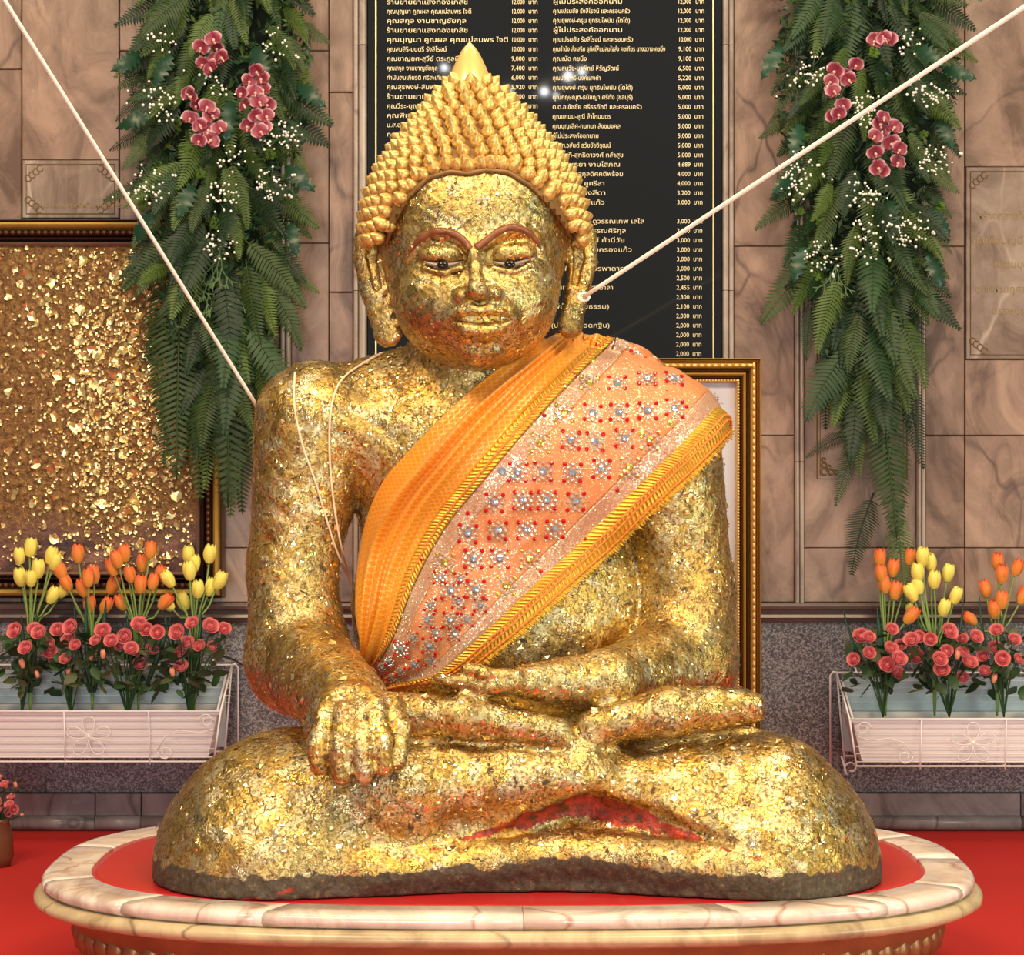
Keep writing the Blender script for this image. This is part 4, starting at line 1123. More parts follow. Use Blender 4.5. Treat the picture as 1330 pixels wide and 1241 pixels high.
c1 = t.ramp(cr, [(.32, (.07,.032,.012)), (.5, (.24,.12,.04)), (.68, (.44,.26,.09))])
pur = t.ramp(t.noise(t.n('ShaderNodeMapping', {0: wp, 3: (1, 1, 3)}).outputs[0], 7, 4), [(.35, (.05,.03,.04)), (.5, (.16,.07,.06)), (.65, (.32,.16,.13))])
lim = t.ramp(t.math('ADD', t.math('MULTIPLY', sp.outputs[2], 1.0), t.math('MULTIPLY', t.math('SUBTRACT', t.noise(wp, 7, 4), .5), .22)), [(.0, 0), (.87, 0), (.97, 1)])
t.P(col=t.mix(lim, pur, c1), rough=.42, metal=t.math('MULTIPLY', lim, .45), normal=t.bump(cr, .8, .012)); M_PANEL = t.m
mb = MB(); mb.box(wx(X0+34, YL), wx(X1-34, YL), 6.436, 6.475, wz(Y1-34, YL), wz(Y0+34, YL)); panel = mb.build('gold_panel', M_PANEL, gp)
M_LEAFP = simple('gold_leaf_flake', (.95,.76,.36), .3, .85)
def flake_mesh(k):
    r_ = random.Random(k); mb = MB(); n = 7; vs = [(0, -.003, 0)]
    for i in range(n):
        a = 2*PI*i/n+r_.uniform(-.25, .25); q = r_.uniform(.55, 1.1); vs.append((q*math.cos(a), r_.uniform(-.5, .1), q*math.sin(a)))
    mb.add(vs, [(0, 1+i, 1+(i+1) % n) for i in range(n)]); me = mb.mesh('gold_flake', False); me.materials.append(M_LEAFP); return me
FM = [flake_mesh(k) for k in range(6)]
stf = MB()
def flake_xy():
    while True:
        x = random.uniform(19-60, 250); y = random.uniform(322, 740)
        cx_ = 150+.0*(y-320); p = math.exp(-((x-165)/85)**2-((y-500)/190)**2)
        if random.random() < .12+.9*p: return x, y
nf = 0
for k in range(3200):
    x, y = flake_xy(); big = k < 290
    s_ = random.uniform(.009, .019) if big else random.uniform(.003, .0075)
    me = random.choice(FM); Rm = Euler((random.uniform(-.5, .5), random.uniform(0, 6.28), random.uniform(-.5, .5)))
    p = Vector((wx(x, 6.43), 6.432, wz(y, 6.43)))
    if big:
        o = link('gold_flake', me, gp); o.location = p-Vector(gp.location); o.rotation_euler = Rm; o.scale = (s_,)*3
    else:
        Mx = Matrix.LocRotScale(p, Rm, Vector((s_,)*3)); stf.add([Mx @ v.co for v in me.vertices], [tuple(f.vertices) for f in me.polygons])
stf.build('gold_flake', M_LEAFP, gp)['kind'] = 'stuff'
# right: certificate frame standing behind the statue
YR = 5.75
cf = empty('certificate_frame', (wx(790, YR), YR+.02, 0), 'tall ornate gold frame around a pale lilac sheet behind the statue', 'picture frame')
X0, X1, Y0 = 604, 988.5, 465; Y1 = HY+HE*F/YR-.5
framing('frame', X0, X1, Y0, Y1, [(0, 2.5, YR-.012, YR+.04, 1, 'frame_edge'), (2.5, 5, YR-.006, YR+.04, 0, 'frame_edge'), (5, 15, YR-.012, YR+.04, 0, 'carved_moulding'), (15, 18, YR, YR+.04, 2, 'lacquer_strip'), (18, 24, YR-.002, YR+.04, 1, 'gold_moulding'), (24, 26.5, YR+.003, YR+.04, 2, 'lacquer_strip'), (26.5, 33, YR, YR+.04, 0, 'inner_moulding')], [M_FY, M_FG, M_FB], cf, YR)
mb = MB(); beads_rect(mb, X0, X1, Y0, Y1, 10, 9, YR, YR-.012, .0075, (1.25, .5, .62)); 
beads_rect(mb, X0, X1, Y0, Y1, 29.5, 4, YR, YR-.001, .0035, (1, .6, 1)); mb.build('carved_scrolls', M_FY, cf, smooth=True)['kind'] = 'stuff'
M_PAPER = simple('pale_lilac_paper', (.56,.54,.62), .6)
mb = MB(); mb.box(wx(X0+31, YR), wx(X1-31, YR), YR+.022, YR+.036, wz(Y1-31, YR), wz(Y0+31, YR)); sh = mb.build('sheet', M_PAPER, cf)
M_LINE = simple('thin_maroon_line', (.30,.12,.15), .6)
mb = MB()
for a, b in (((640, 516), (935, 516)), ((640, 519), (935, 519)), ((930, 510), (930, 560)), ((933, 513), (933, 1100)), ((905, 524), (940, 524))):
    x0_, x1_ = sorted((wx(a[0], YR), wx(b[0], YR))); z0_, z1_ = sorted((wz(a[1], YR), wz(b[1], YR)))
    mb.box(x0_-.0005, x1_+.0005, YR+.0212, YR+.0222, z0_-.0005, z1_+.0005)
mb.build('printed_border', M_LINE, sh)
mb = MB(); mb.box(wx(640, YR), wx(700, YR), YR+.036, YR+.05, .3, 1.0); mb.tube([(wx(796, YR), YR+.045, 1.1), (wx(796, YR), YR+.42, .012)], .011, 8); mb.build('rear_strut', M_FD, cf)
# ------------------------------------------------------------------ flower racks
M_WHITE = simple('white_plastic', (.80,.74,.75), .4)
M_WIRE = simple('white_enamelled_wire', (.86,.80,.80), .3)
M_INNER = simple('pale_blue_grey_lining', (.52,.60,.63), .35, var=.15, vscale=6)
M_FOAM = simple('green_foam', (.04,.07,.03), .9)
def rack(sgn, xe, xfar, ytop, ybot, lab_r, lab_b):
    """xe: px of the near end (towards the statue), xfar: px of the far end beyond the frame"""
    YF, YB = 6.20, 6.44
    zt, zb = wz(ytop, YF), wz(ybot, YF); zback = wz(ytop-68+8, YB)
    x0, x1 = wx(xe, YF), wx(xfar, YF); d = 1 if x1 > x0 else -1
    r = empty('wire_flower_rack', ((x0+x1)/2, YB, zb-.012), lab_r, 'flower rack', 'wire flower racks on the granite wall')
    b = empty('flower_box', ((x0+x1)/2, (YF+YB)/2, zb), lab_b, 'planter', 'white flower boxes')
    # box: tapering trough
    ti = .045
    mb = MB(); th = .004
    T = [(x0+d*.012, YF+.006), (x1-d*.012, YF+.006), (x1-d*.012, YB-.04), (x0+d*.012, YB-.04)]
    B_ = [(x0+d*ti, YF+.022), (x1-d*ti, YF+.022), (x1-d*ti, YB-.06), (x0+d*ti, YB-.06)]
    v = [(x, y, zt-.002) for x, y in T]+[(x, y, zb+.004) for x, y in B_]
    cx_, cy_ = (x0+x1)/2, (YF+YB)/2
    inn = [(x+(cx_-x)*.012, y+(.01 if y < cy_ else -.01), zt-.002) for x, y in T]+[(x+(cx_-x)*.012, y+(.01 if y < cy_ else -.01), zb+.012) for x, y in B_]
    v += inn
    f = [(i, (i+1) % 4, 4+(i+1) % 4, 4+i) for i in range(4)]+[(4, 5, 6, 7)]+[(8+i, 12+i, 12+(i+1) % 4, 8+(i+1) % 4) for i in range(4)]+[(12, 15, 14, 13)]+[(i, 8+i, 8+(i+1) % 4, (i+1) % 4) for i in range(4)]
    mb.add(v, f); mb.build('trough', M_WHITE, b)
    mb = MB()
    for y in (YF+.001,): mb.box(min(x0, x1)+.004, max(x0, x1)-.004, y-.002, y+.012, zt-.010, zt+.0); mb.build('rim', M_WHITE, b)
    mb = MB(); mb.box(min(x0, x1)+.05, max(x0, x1)-.05, YF+.03, YB-.07, zb+.02, zt-.03); mb.build('foam', M_FOAM, b)
    # tall back panel lining
    mb = MB(); mb.box(min(x0, x1)+.014, max(x0, x1)-.014, YB-.022, YB-.016, zb+.01, zback-.012); mb.build('back_panel', M_INNER, b)
    # one end cheek joins front and back
    mb = MB()
    xa = x0+d*.010
    mb.add([(xa, YF+.01, zt-.004), (xa, YB-.02, zback-.02), (xa+d*.03, YB-.03, zb+.01), (xa+d*.03, YF+.02, zb+.01),
            (xa+d*.006, YF+.01, zt-.004), (xa+d*.006, YB-.02, zback-.02), (xa+d*.036, YB-.03, zb+.01), (xa+d*.036, YF+.02, zb+.01)],
           [(0,1,2,3),(7,6,5,4),(0,4,5,1),(1,5,6,2),(2,6,7,3),(3,7,4,0)]); mb.build('end_cheek', M_WHITE, b)
    # rack wires
    q = .0022
    def wire(pts, rad=q, nm='wire', closed=False, par=None):
        mb = MB(); mb.tube(pts, rad, 6, closed=closed); return mb.build(nm, M_WIRE, par or r, smooth=True)
    wire([(x0, YF-.006, zt), (x1, YF-.006, zt)], .0032, 'front_rail'); wire([(x0, YB, zback), (x1, YB, zback)], .0035, 'back_rail')
    wire([(x0, YF-.006, zt), (x0, YB, zback)], .0032, 'end_rail'); wire([(x1, YF-.006, zt), (x1, YB, zback)], .0032, 'end_rail')
    xb = x0+d*.02
    wire([(xb, YF-.006, zb-.003), (x1, YF-.006, zb-.003)], .003, 'front_rail'); wire([(xb, YB-.03, zb-.003), (x1, YB-.03, zb-.003)], .003, 'back_rail')
    wire([(xb, YF-.006, zb+.010), (x1, YF-.006, zb+.010)], .002, 'front_rail')
    for k in range(1, 6): wire([(x0+d*.02, YF-.003+.012*k/6, zt-(zt-zb)*k/6.5), (x1, YF-.003+.012*k/6, zt-(zt-zb)*k/6.5)], .0014)
    for k in range(1, 6): wire([(x0, YB-.026, zback-(zback-zt)*k/5), (x1, YB-.026, zback-(zback-zt)*k/5)], .0013)
    # end posts: double wires from back rail to the foot
    wire([(x0-d*.018, YB+.01, zb-.05), (x0-d*.018, YB+.01, zback-.01), (x0-d*.010, YB+.004, zback+.002), (x0, YB, zback)], .0035, 'post')
    wire([(x0, YB-.002, zback), (x0+d*.016, YB-.05, zb-.02)], .003, 'post')
    wire([(x0, YF-.006, zt), (x0+d*.02, YF-.006, zb-.003)], .003, 'post')
    for xx in np.arange(.21, abs(x1-x0)-.05, .2475):
        wire([(x0+d*xx, YF-.007, zt+.0), (x0+d*xx-d*.004, YF-.007, zb-.012)], .0022)
        wire([(x0+d*xx, YF-.007, zb-.003), (x0+d*xx, YB-.03, zb-.003)], .002)
    # foot scroll
    fx = x0+d*.035; sc = [(fx-d*.030+d*.0, YB-.06, zb+.0)]
    sc += [(fx+d*(.024*math.exp(-.16*a)*math.cos(a+2.2)), YB-.06, zb-.035-(.024*math.exp(-.16*a)*math.sin(a+2.2))) for a in np.linspace(0, 6.3, 22)][::1]
    wire(sc, .003, 'foot_scroll')
    # flower ornament and corner scrolls
    fxs = [x0+d*(.385 if sgn < 0 else .36)]; hz = (zt+zb)/2-.002
    for fx in fxs:
        for k in range(5):
            a0 = PI/2+2*PI*k/5; pts = []
            for t_ in np.linspace(0, 2*PI, 18)[:-1]:
                rr = .006+.030*(1-math.cos(t_)); w_ = .017*math.sin(t_)*(1-.35*math.cos(t_))
                pts.append((fx+(rr*math.cos(a0)-w_*math.sin(a0))*1.0, YF-.010, hz+(rr*math.sin(a0)+w_*math.cos(a0))*.92))
            wire(pts, .0017, 'flower_ornament', True)
        mb = MB(); mb.lathe([(.006, 0), (.006, .003), (.001, .005)], 10, c=(fx, YF-.009, hz), M=Matrix.Rotation(PI/2, 3, 'X')); mb.build('ornament_centre', M_WIRE, r)
    for s0, cz, k in ((.04, zt-.028, 1), (.16, zb+.026, -1)):
        pts = [(x0+d*(s0+.024*math.exp(-.14*a)*math.cos(a)), YF-.010, cz+k*.024*math.exp(-.14*a)*math.sin(a)) for a in np.linspace(0, 7, 24)]
        wire(pts, .0018, 'corner_scroll')
    wire([(x0+d*.02, YF-.010, zt-.05), (x0+d*.06, YF-.010, zt-.062), (x0+d*.12, YF-.010, zt-.055), (x0+d*.16, YF-.010, zt-.07), (x0+d*.184, YF-.010, zb+.03)], .0018, 'corner_scroll')
    # hooks into the wall
    for xx in (.06, abs(x1-x0)-.1):
        mb = MB(); mb.tube([(x0+d*xx, YB, zback), (x0+d*xx, YB+.02, zback+.012), (x0+d*xx, 6.486, zback+.010)], .003, 6); mb.build('hook', M_WIRE, r, smooth=True)
        mb = MB(); mb.tube([(x0+d*xx, YB-.03, zb-.003), (x0+d*xx, 6.486, zb-.003)], .003, 6); mb.build('hook', M_WIRE, r, smooth=True)
    return r, b
rack(-1, 287, -170, 924, 988, 'white wire flower rack on the wall left of the statue', 'white flower box of tulips and roses left of the statue')
rack(1, 1103, 1520, 934, 994, 'white wire flower rack on the wall right of the statue', 'white flower box of tulips and roses right of the statue')

# ------------------------------------------------------------------ tulips and roses
M_TY = NT('yellow_tulip_petals'); M_TY.P(col=M_TY.mix(M_TY.noise(M_TY.co(), 90, 2), (.88,.70,.06), (.92,.84,.22)), rough=.5, sheen=.2); M_TY = M_TY.m
def tul(name, lo, hi):
    t = NT(name); sp = t.n('ShaderNodeSeparateXYZ', {0: t.co()})
    t.P(col=t.mix(t.ramp(sp.outputs[2], [(0, 0), (.045, 1)]), lo, hi), rough=.5, sheen=.2); return t.m
M_TO = tul('orange_tulip_petals', (.78,.36,.05), (.82,.13,.02))
M_STEM = simple('pale_green_stem', (.22,.34,.08), .5, var=.2)
M_LEAFD = simple('dark_green_leaf', (.012,.05,.022), .4, var=.4, vscale=30)
M_LEAFR = simple('rose_leaf_green', (.035,.085,.025), .5, var=.6, vscale=25)
M_LEAFR2 = simple('faded_olive_leaf', (.10,.11,.045), .6, var=.4, vscale=25)
M_ROSE = NT('coral_pink_rose_petals'); at = M_ROSE.n('ShaderNodeSeparateXYZ', {0: M_ROSE.co()})
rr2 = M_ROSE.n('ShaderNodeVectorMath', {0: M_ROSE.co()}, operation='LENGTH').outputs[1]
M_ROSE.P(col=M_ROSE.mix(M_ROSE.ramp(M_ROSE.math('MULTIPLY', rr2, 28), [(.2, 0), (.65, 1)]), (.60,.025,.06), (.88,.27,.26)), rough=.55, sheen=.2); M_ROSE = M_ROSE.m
M_BUD = simple('peach_rose_bud', (.85,.36,.22), .5)
def petal_cup(mb, r, h, a0, wdt, flare, open_, mi=0, nz=5, nw=5, tip=.0):
    vs = []
    for i in range(nz+1):
        s_ = i/nz; rad = r*(math.sin(PI*min(1, .12+s_*.62))**.7)*(1+flare*s_**3); z = h*s_
        for j in range(nw+1):
            q = (j/nw-.5)*2; w_ = wdt*(math.sin(PI*min(.97, .18+s_*.66))**.6 if s_ < .8 else .9-.9*(s_-.8)*2)
            zz = z-(abs(q)**2.2)*h*.14*s_-(0 if s_ < .99 else 0)
            a = a0+q*w_; vs.append((rad*math.cos(a), rad*math.sin(a), zz))
    n = nw+1; mb.add(vs, [(i*n+j, i*n+j+1, (i+1)*n+j+1, (i+1)*n+j) for i in range(nz) for j in range(nw)], mi)
def tulip_head(seed):
    mb = MB()
    for k in range(3): petal_cup(mb, .0165, .047, 2*PI*k/3+seed+PI/3, 1.02, -.12, 0)
    for k in range(3): petal_cup(mb, .0185, .049, 2*PI*k/3+seed, .95, -.18, 0)
    mb.lathe([(.003, -.002), (.012, .004), (.0155, .014), (.014, .034), (.004, .043)], 10)
    return mb.mesh('blossom', True)
TH = {}
for nm, mt in (('y', M_TY), ('o', M_TO)):
    TH[nm] = []
    for s_ in (0, .7, 1.5): me = tulip_head(s_); me.materials.append(mt); TH[nm].append(me)
def leaf_strap(mb, base, tip, bend, wdt, mi=0):
    base = Vector(base); tip = Vector(tip); vs = []; n = 8; dr = (tip-base); sd = dr.cross(Vector((0, 1, 0))).normalized()
    for i in range(n+1):
        s_ = i/n; c = base+dr*s_+Vector(bend)*math.sin(PI*s_); w_ = wdt*math.sin(PI*(.12+.86*s_))**.8+.0004
        vs += [c-sd*w_+Vector((0, -.002, 0)), c+Vector((0, w_*.5, 0)), c+sd*w_+Vector((0, -.002, 0))]
    mb.add(vs, [(3*i+j, 3*i+j+1, 3*i+j+4, 3*i+j+3) for i in range(n) for j in (0, 1)], mi)
def yaw(o): return o
def tulips(kind, heads, base, label, leaves):
    Yb = 6.335; b = P(base[0], 930, Yb); bunch = empty('tulip_bunch', tuple(b), label, 'tulips', 'bunches of artificial tulips')
    bl = Vector(bunch.location); mid = P(base[0], base[1], 6.335)
    for i, (x, y) in enumerate(heads):
        Yh_ = Yb+random.uniform(-.05, .04)+.0004*(y-base[1]+60)*-1*.2
        top = P(x, y+11, Yh_); lean = (top-P(base[0]+(x-base[0])*.25, base[1], Yh_)).normalized()
        mb = MB(); m1 = P(base[0]+(x-base[0])*.20, base[1]+4, Yh_*.5+Yb*.5)
        c = catmull([tuple(b), tuple(m1), tuple(top.lerp(m1, .45)+Vector((random.uniform(-.004, .004), 0, 0))), tuple(top)], 5)
        mb.tube([Vector(p) for p in c], .0030, 6); mb.build('stem', M_STEM, bunch, smooth=True)
        o = link('blossom', random.choice(TH[kind]), bunch); o.location = top-Vector(lean)*.004-bl
        d = (lean+Vector((random.uniform(-.12, .12), random.uniform(-.2, .05), 0))).normalized()
        o.rotation_mode = 'QUATERNION'; o.rotation_quaternion = d.to_track_quat('Z', 'Y') @ Quaternion((0, 0, 1), random.uniform(0, 6)); s_ = random.uniform(.98, 1.16); o.scale = (s_, s_, s_*1.04)
    for (x, y, bx, wd) in leaves:
        mb = MB(); leaf_strap(mb, P(base[0]+(x-base[0])*.15, 900, Yb-.02), P(x, y, Yb-.03), (bx, -.01, 0), wd); mb.build('leaf', M_LEAFD, bunch, smooth=True)
def cv(l, ox, oy, s): return [(ox+a/s, oy+b_/s) for a, b_ in l]
LT = lambda l: cv(l, 10, 680, 3.76); RT = lambda l: cv(l, 1040, 680, 3.446)
tulips('y', LT([(107,115),(63,150),(205,150),(220,178),(150,218),(115,260),(72,258),(205,342),(255,310)]), (39, 815), 'bunch of nine yellow tulips at the far left, beside the orange ones', [(28, 800, 0, .008), (48, 795, .004, .008)])
tulips('o', LT([(345,142),(272,225),(302,280),(423,247),(393,262),(378,310),(400,388),(500,295),(467,390)]), (120, 818), 'bunch of nine orange tulips left of the statue, nearer the left edge', [(97, 790, -.006, .008), (138, 780, .006, .008), (112, 775, -.004, .007)])
tulips('o', LT([(545,168),(575,138),(693,122),(522,208),(660,188),(605,240),(740,235),(650,293),(702,275),(568,375),(748,368)]), (180, 815), 'bunch of eleven deep orange tulips in the middle of the left flower box', [(165, 795, -.004, .007), (222, 800, .006, .008)])
tulips('y', LT([(885,145),(985,145),(908,190),(890,228),(802,262),(928,315),(980,305),(1018,272),(803,375),(870,375)]), (252, 812), 'bunch of ten yellow tulips at the statue end of the left flower box', [(213, 795, -.006, .008), (262, 792, .002, .007)])
tulips('o', RT([(353,150),(487,143),(362,218),(375,268),(408,195),(418,297),(472,403)]), (1150, 833), 'bunch of seven orange tulips at the statue end of the right flower box', [(1093, 786, -.015, .004), (1139, 790, 0, .009), (1188, 780, .006, .006)])
tulips('y', RT([(545,145),(585,168),(527,215),(532,272),(597,247),(655,215),(508,305),(685,315),(635,372),(513,380)]), (1214, 838), 'bunch of ten yellow tulips in the middle of the right flower box', [(1252, 778, .012, .005), (1190, 800, -.004, .006)])
tulips('o', RT([(883,168),(900,225),(832,287),(898,340),(778,408),(868,382)])+[(1318, 735), (1325, 772)], (1295, 828), 'bunch of orange tulips at the right edge of the photo', [(1272, 775, -.01, .005), (1300, 800, .004, .007)])
def rose_mesh():
    mb = MB(); random.seed(5)
    for ring_, (n, r, h, fl) in enumerate([(2, .006, .019, .05), (3, .010, .020, .15), (4, .0145, .019, .35), (5, .019, .016, .55)]):
        for k in range(n): petal_cup(mb, r, h, 2*PI*k/n+ring_*.7, 2.6/n+.35, fl, 0, nz=4, nw=4)
    mb.lathe([(.002, -.006), (.006, -.003), (.010, .003), (.009, .012), (.002, .014)], 8)
    me = mb.mesh('rose_blossom', True); me.materials.append(M_ROSE); return me
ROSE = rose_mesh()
mb = MB()
for k in range(3): petal_cup(mb, .0085, .026, 2*PI*k/3, 1.15, -.3, 0, nz=4, nw=3)
mb.lathe([(.002, -.003), (.006, .0), (.0075, .010), (.002, .022)], 8); BUD = mb.mesh('rose_bud', True); BUD.materials.append(M_BUD)
def leafmesh(mt):
    mb = MB(); vs = []; n = 6
    for i in range(n+1):
        s_ = i/n; w_ = .30*math.sin(PI*s_**.8)**.9*(1+.12*(i % 2)); vs += [(-w_, s_, -.06*s_*s_-.05), (0, s_, -.10*s_*s_), (w_, s_, -.06*s_*s_-.05)]
    mb.add(vs, [(3*i+j, 3*i+j+1, 3*i+j+4, 3*i+j+3) for i in range(n) for j in (0, 1)]); me = mb.mesh('leaf', True); me.materials.append(mt); return me
LF = [leafmesh(M_LEAFR), leafmesh(M_LEAFR), leafmesh(M_LEAFR2)]
def roses(basex, heads, buds, label):
    Yb = 6.30; b = P(basex, 932, Yb); o_ = empty('rose_bunch', tuple(b), label, 'roses', 'bunches of artificial coral roses'); bl = Vector(b)
    for (x, y) in heads+buds:
        bud = (x, y) in buds
        Yh_ = Yb-random.uniform(.02, .12); top = P(x, y+(3 if not bud else 6), Yh_)
        mb = MB(); mid = P(basex+(x-basex)*.45, 890-max(0, (890-y))*.2, Yb-.03)
        c = catmull([tuple(b), tuple(mid), tuple(top+Vector((0, .012, -.008)))], 5); mb.tube([Vector(p) for p in c], .0022, 5); mb.build('stem', M_LEAFR, o_, smooth=True)
        o = link('rose_bud' if bud else 'rose_blossom', BUD if bud else ROSE, o_)
        d = Vector((random.uniform(-.35, .35)+(x-basex)*.006, -.75, random.uniform(.25, .8))).normalized() if not bud else Vector((random.uniform(-.2, .2), -.3, .9))
        o.location = top-bl; o.rotation_mode = 'QUATERNION'; o.rotation_quaternion = d.to_track_quat('Z', 'Y') @ Quaternion((0, 0, 1), random.uniform(0, 6))
        s_ = random.uniform(.82, 1.12); o.scale = (s_, s_, s_)
    for k in range(72):
        x = basex+random.gauss(0, 23); x = max(basex-40, min(basex+40, x)); y = random.uniform(822, 896)+abs(x-basex)*.0
        o = link('leaf', random.choice(LF), o_); o.location = P(x, y, Yb-random.uniform(-.06, .075))-bl
        o.rotation_euler = (random.uniform(-1.0, .9), random.uniform(-.8, .8), random.uniform(0, 6.28)); s_ = random.uniform(.035, .062); o.scale = (s_,)*3
LB = [[(45,818),(52,821),(35,841),(22,818)], [(76,817),(94,813),(90,830),(66,837),(64,845),(72,855),(86,855),(99,837)], [(134,819),(126,831),(145,832),(164,825),(159,837),(181,811),(191,816),(205,820),(170,842),(180,845),(196,843),(181,862)], [(232,820),(251,809),(272,813),(291,816),(235,845),(244,835),(260,838),(276,840),(236,866)]]
roses(28, LB[0], [(49, 874), (30, 861)], 'rose bunch at the left edge of the photo below yellow tulips')
roses(92, LB[1], [(88, 870), (118, 851)], 'rose bunch second from the left in the left flower box')
roses(166, LB[2], [(134, 849)], 'widest rose bunch, in the middle of the left flower box')
roses(246, LB[3], [(225, 872)], 'rose bunch at the statue end of the left flower box')
RB = [[(1118,826),(1128,827),(1110,855),(1128,847),(1157,816),(1156,842),(1169,837),(1166,855),(1152,863),(1163,873)], [(1185,831),(1194,825),(1208,829),(1192,852),(1219,855),(1230,845),(1223,870),(1231,819),(1250,829),(1266,826),(1250,847),(1258,860),(1249,878)], [(1278,851),(1279,871),(1295,818),(1292,841),(1301,854),(1316,830),(1322,856)]]
roses(1147, RB[0], [(1140, 856)], 'rose bunch at the statue end of the right flower box')
roses(1233, RB[1], [(1243, 850)], 'largest rose bunch, in the middle of the right flower box')
roses(1304, RB[2], [(1290, 880)], 'rose bunch at the right edge of the photo')

# small pot of coral flowers on the floor at the left edge
fb = empty('flower_pot', tuple(P(-2, 1127, 5.9)), 'small pot of coral red flowers standing at the left edge', 'flower pot')
M_POT = simple('brown_glazed_pot', (.16,.06,.03), .25)
fz = fb.location; mb = MB(); mb.lathe([(.030, 0), (.042, .03), (.040, .09), (.030, .125), (.034, .135)], 18, c=fz); mb.build('pot', M_POT, fb, smooth=True)
M_CORAL = simple('coral_red_petals', (.80,.12,.06), .5, var=.4, vscale=60)
for k in range(34):
    a = random.uniform(0, 6.28); q = random.uniform(0, 1)**.6*.075
    o = link('blossom', BUD if k % 4 == 0 else ROSE, fb); o.location = (q*math.cos(a), q*math.sin(a)*.6-.01, .16+random.uniform(-.01, .09)-q*.25)
    o.rotation_euler = (random.uniform(.3, 1.4), 0, random.uniform(-.8, .8)); s_ = random.uniform(.45, .7); o.scale = (s_,)*3
    mb = MB(); mb.tube([Vector(fz)+Vector((0, 0, .12)), Vector(fz)+o.location], .0015, 4); mb.build('stem', M_LEAFR, fb)

# black cable on the granite
mb = MB(); c = catmull([tuple(P(285, 852, 6.43)), tuple(P(305, 858, 6.46)), tuple(P(322, 871, 6.47)), tuple(P(345, 893, 6.475)), tuple(P(380, 930, 6.475))], 6)
mb.tube([Vector(p) for p in c], .0028, 6); o = mb.build('cable', simple('black_rubber', (.01,.01,.012), .5), smooth=True, origin=P(345, 893, 6.475)); tag(o, 'thin black cable curving over the granite beside the left flower rack', 'cable')

# ------------------------------------------------------------------ hanging fern garlands
def gm(name, a, b, rough=.5):
    t = NT(name); n1 = t.noise(t.co(), 5, 2)
    t.P(col=t.mix(t.math('ADD', t.math('MULTIPLY', n1, .3), t.math('MULTIPLY', t.math('POWER', t.rnd(), 1.6), .75)), a, b), rough=rough, spec=.35); return t.m
M_F1 = gm('fern_green', (.012,.032,.006), (.095,.150,.026))
M_F2 = gm('dark_fern_green', (.005,.018,.006), (.028,.070,.020))
M_F3 = gm('glossy_dark_leaf', (.008,.038,.018), (.018,.07,.032), .3)
M_MOSS = simple('bright_green_moss', (.12,.22,.025), .9, var=.6, vscale=40, bump=.8, bscale=120)
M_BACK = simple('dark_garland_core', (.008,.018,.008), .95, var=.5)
M_TWIG = simple('green_branching_twig', (.07,.14,.04), .6)
M_BUDW = simple('white_berry_buds', (.88,.88,.82), .4)
def frond_mesh(seed, npair, wid, mt, bend=.25, lw=.5):
    r_ = random.Random(seed); mb = MB(); L = 1.0; pts = []
    side = r_.uniform(-.10, .10)
    def axis(s): return Vector((side*math.sin(s*2.2), -bend*math.sin(s*1.5)*.6, -s))
    n = 12; mb.tube([axis(i/n) for i in range(n+1)], [.008*(1-.8*i/n)+.001 for i in range(n+1)], 4)
    for i in range(npair):
        s = .10+.90*i/npair; p = axis(s); T = (axis(min(1, s+.02))-axis(s-.02)).normalized()
        ln = wid*min(1, (s/.30))**.7*(1-max(0, (s-.35)/.66))**.85+.012
        for sg in (-1, 1):
            jit = r_.uniform(.9, 1.1); d = (Vector((sg*1.0, 0, 0))+T*.42+Vector((0, r_.uniform(-.12, .12), 0))).normalized()*ln*jit
            hw = lw*.9/npair; up = T*hw
            dr_ = Vector((0, .05*ln/wid, -.12*ln))
            a = p-up*.5; b = p+up*.5
            m1 = p+d*.5+Vector((0, -.02, 0))
            mb.add([a, b, m1+up*.62+dr_*.3, m1-up*.62+dr_*.3, p+d+dr_], [(0, 1, 2, 3), (3, 2, 4)] if sg > 0 else [(3, 2, 1, 0), (4, 2, 3)])
    me = mb.mesh('fern_frond', True); me.materials.append(mt); return me
FR = [frond_mesh(1, 20, .24, M_F1, .25, .7), frond_mesh(2, 22, .20, M_F1, .1, .7), frond_mesh(3, 18, .26, M_F2, .3, .75), frond_mesh(4, 22, .19, M_F1, .0, .7), frond_mesh(5, 16, .22, M_F2, .4, .8)]
FRL = [frond_mesh(11, 34, .155, M_F1, .05, .52), frond_mesh(12, 32, .17, M_F1, .12, .52), frond_mesh(13, 30, .15, M_F2, .0, .52)]
def lobed_leaf(mt):
    mb = MB(); n = 13; vs = []
    for i in range(n+1):
        s = i/n; w_ = .24*math.sin(PI*s**.75)**.8*(1.1 if i % 2 else .5); vs += [(-w_, -.10*math.sin(PI*s)+.03, -s), (0, -.10*math.sin(PI*s), -s), (w_, -.10*math.sin(PI*s)+.03, -s)]
    mb.add(vs, [(3*i+j, 3*i+j+1, 3*i+j+4, 3*i+j+3) for i in range(n) for j in (0, 1)]); me = mb.mesh('broad_leaf', True); me.materials.append(mt); return me
BL = lobed_leaf(M_F3)
def moss_mesh():
    mb = MB(); r_ = random.Random(3)
    for k in range(40):
        a, b = r_.uniform(0, 6.28), r_.uniform(-1, 1); c = Vector((math.cos(a)*math.sqrt(1-b*b), math.sin(a)*math.sqrt(1-b*b)*.7, b))*r_.uniform(.3, .9)
        mb.ball(c, r_.uniform(.18, .34))
    me = mb.mesh('moss_tuft', False); me.materials.append(M_MOSS); return me
MOSS = moss_mesh()
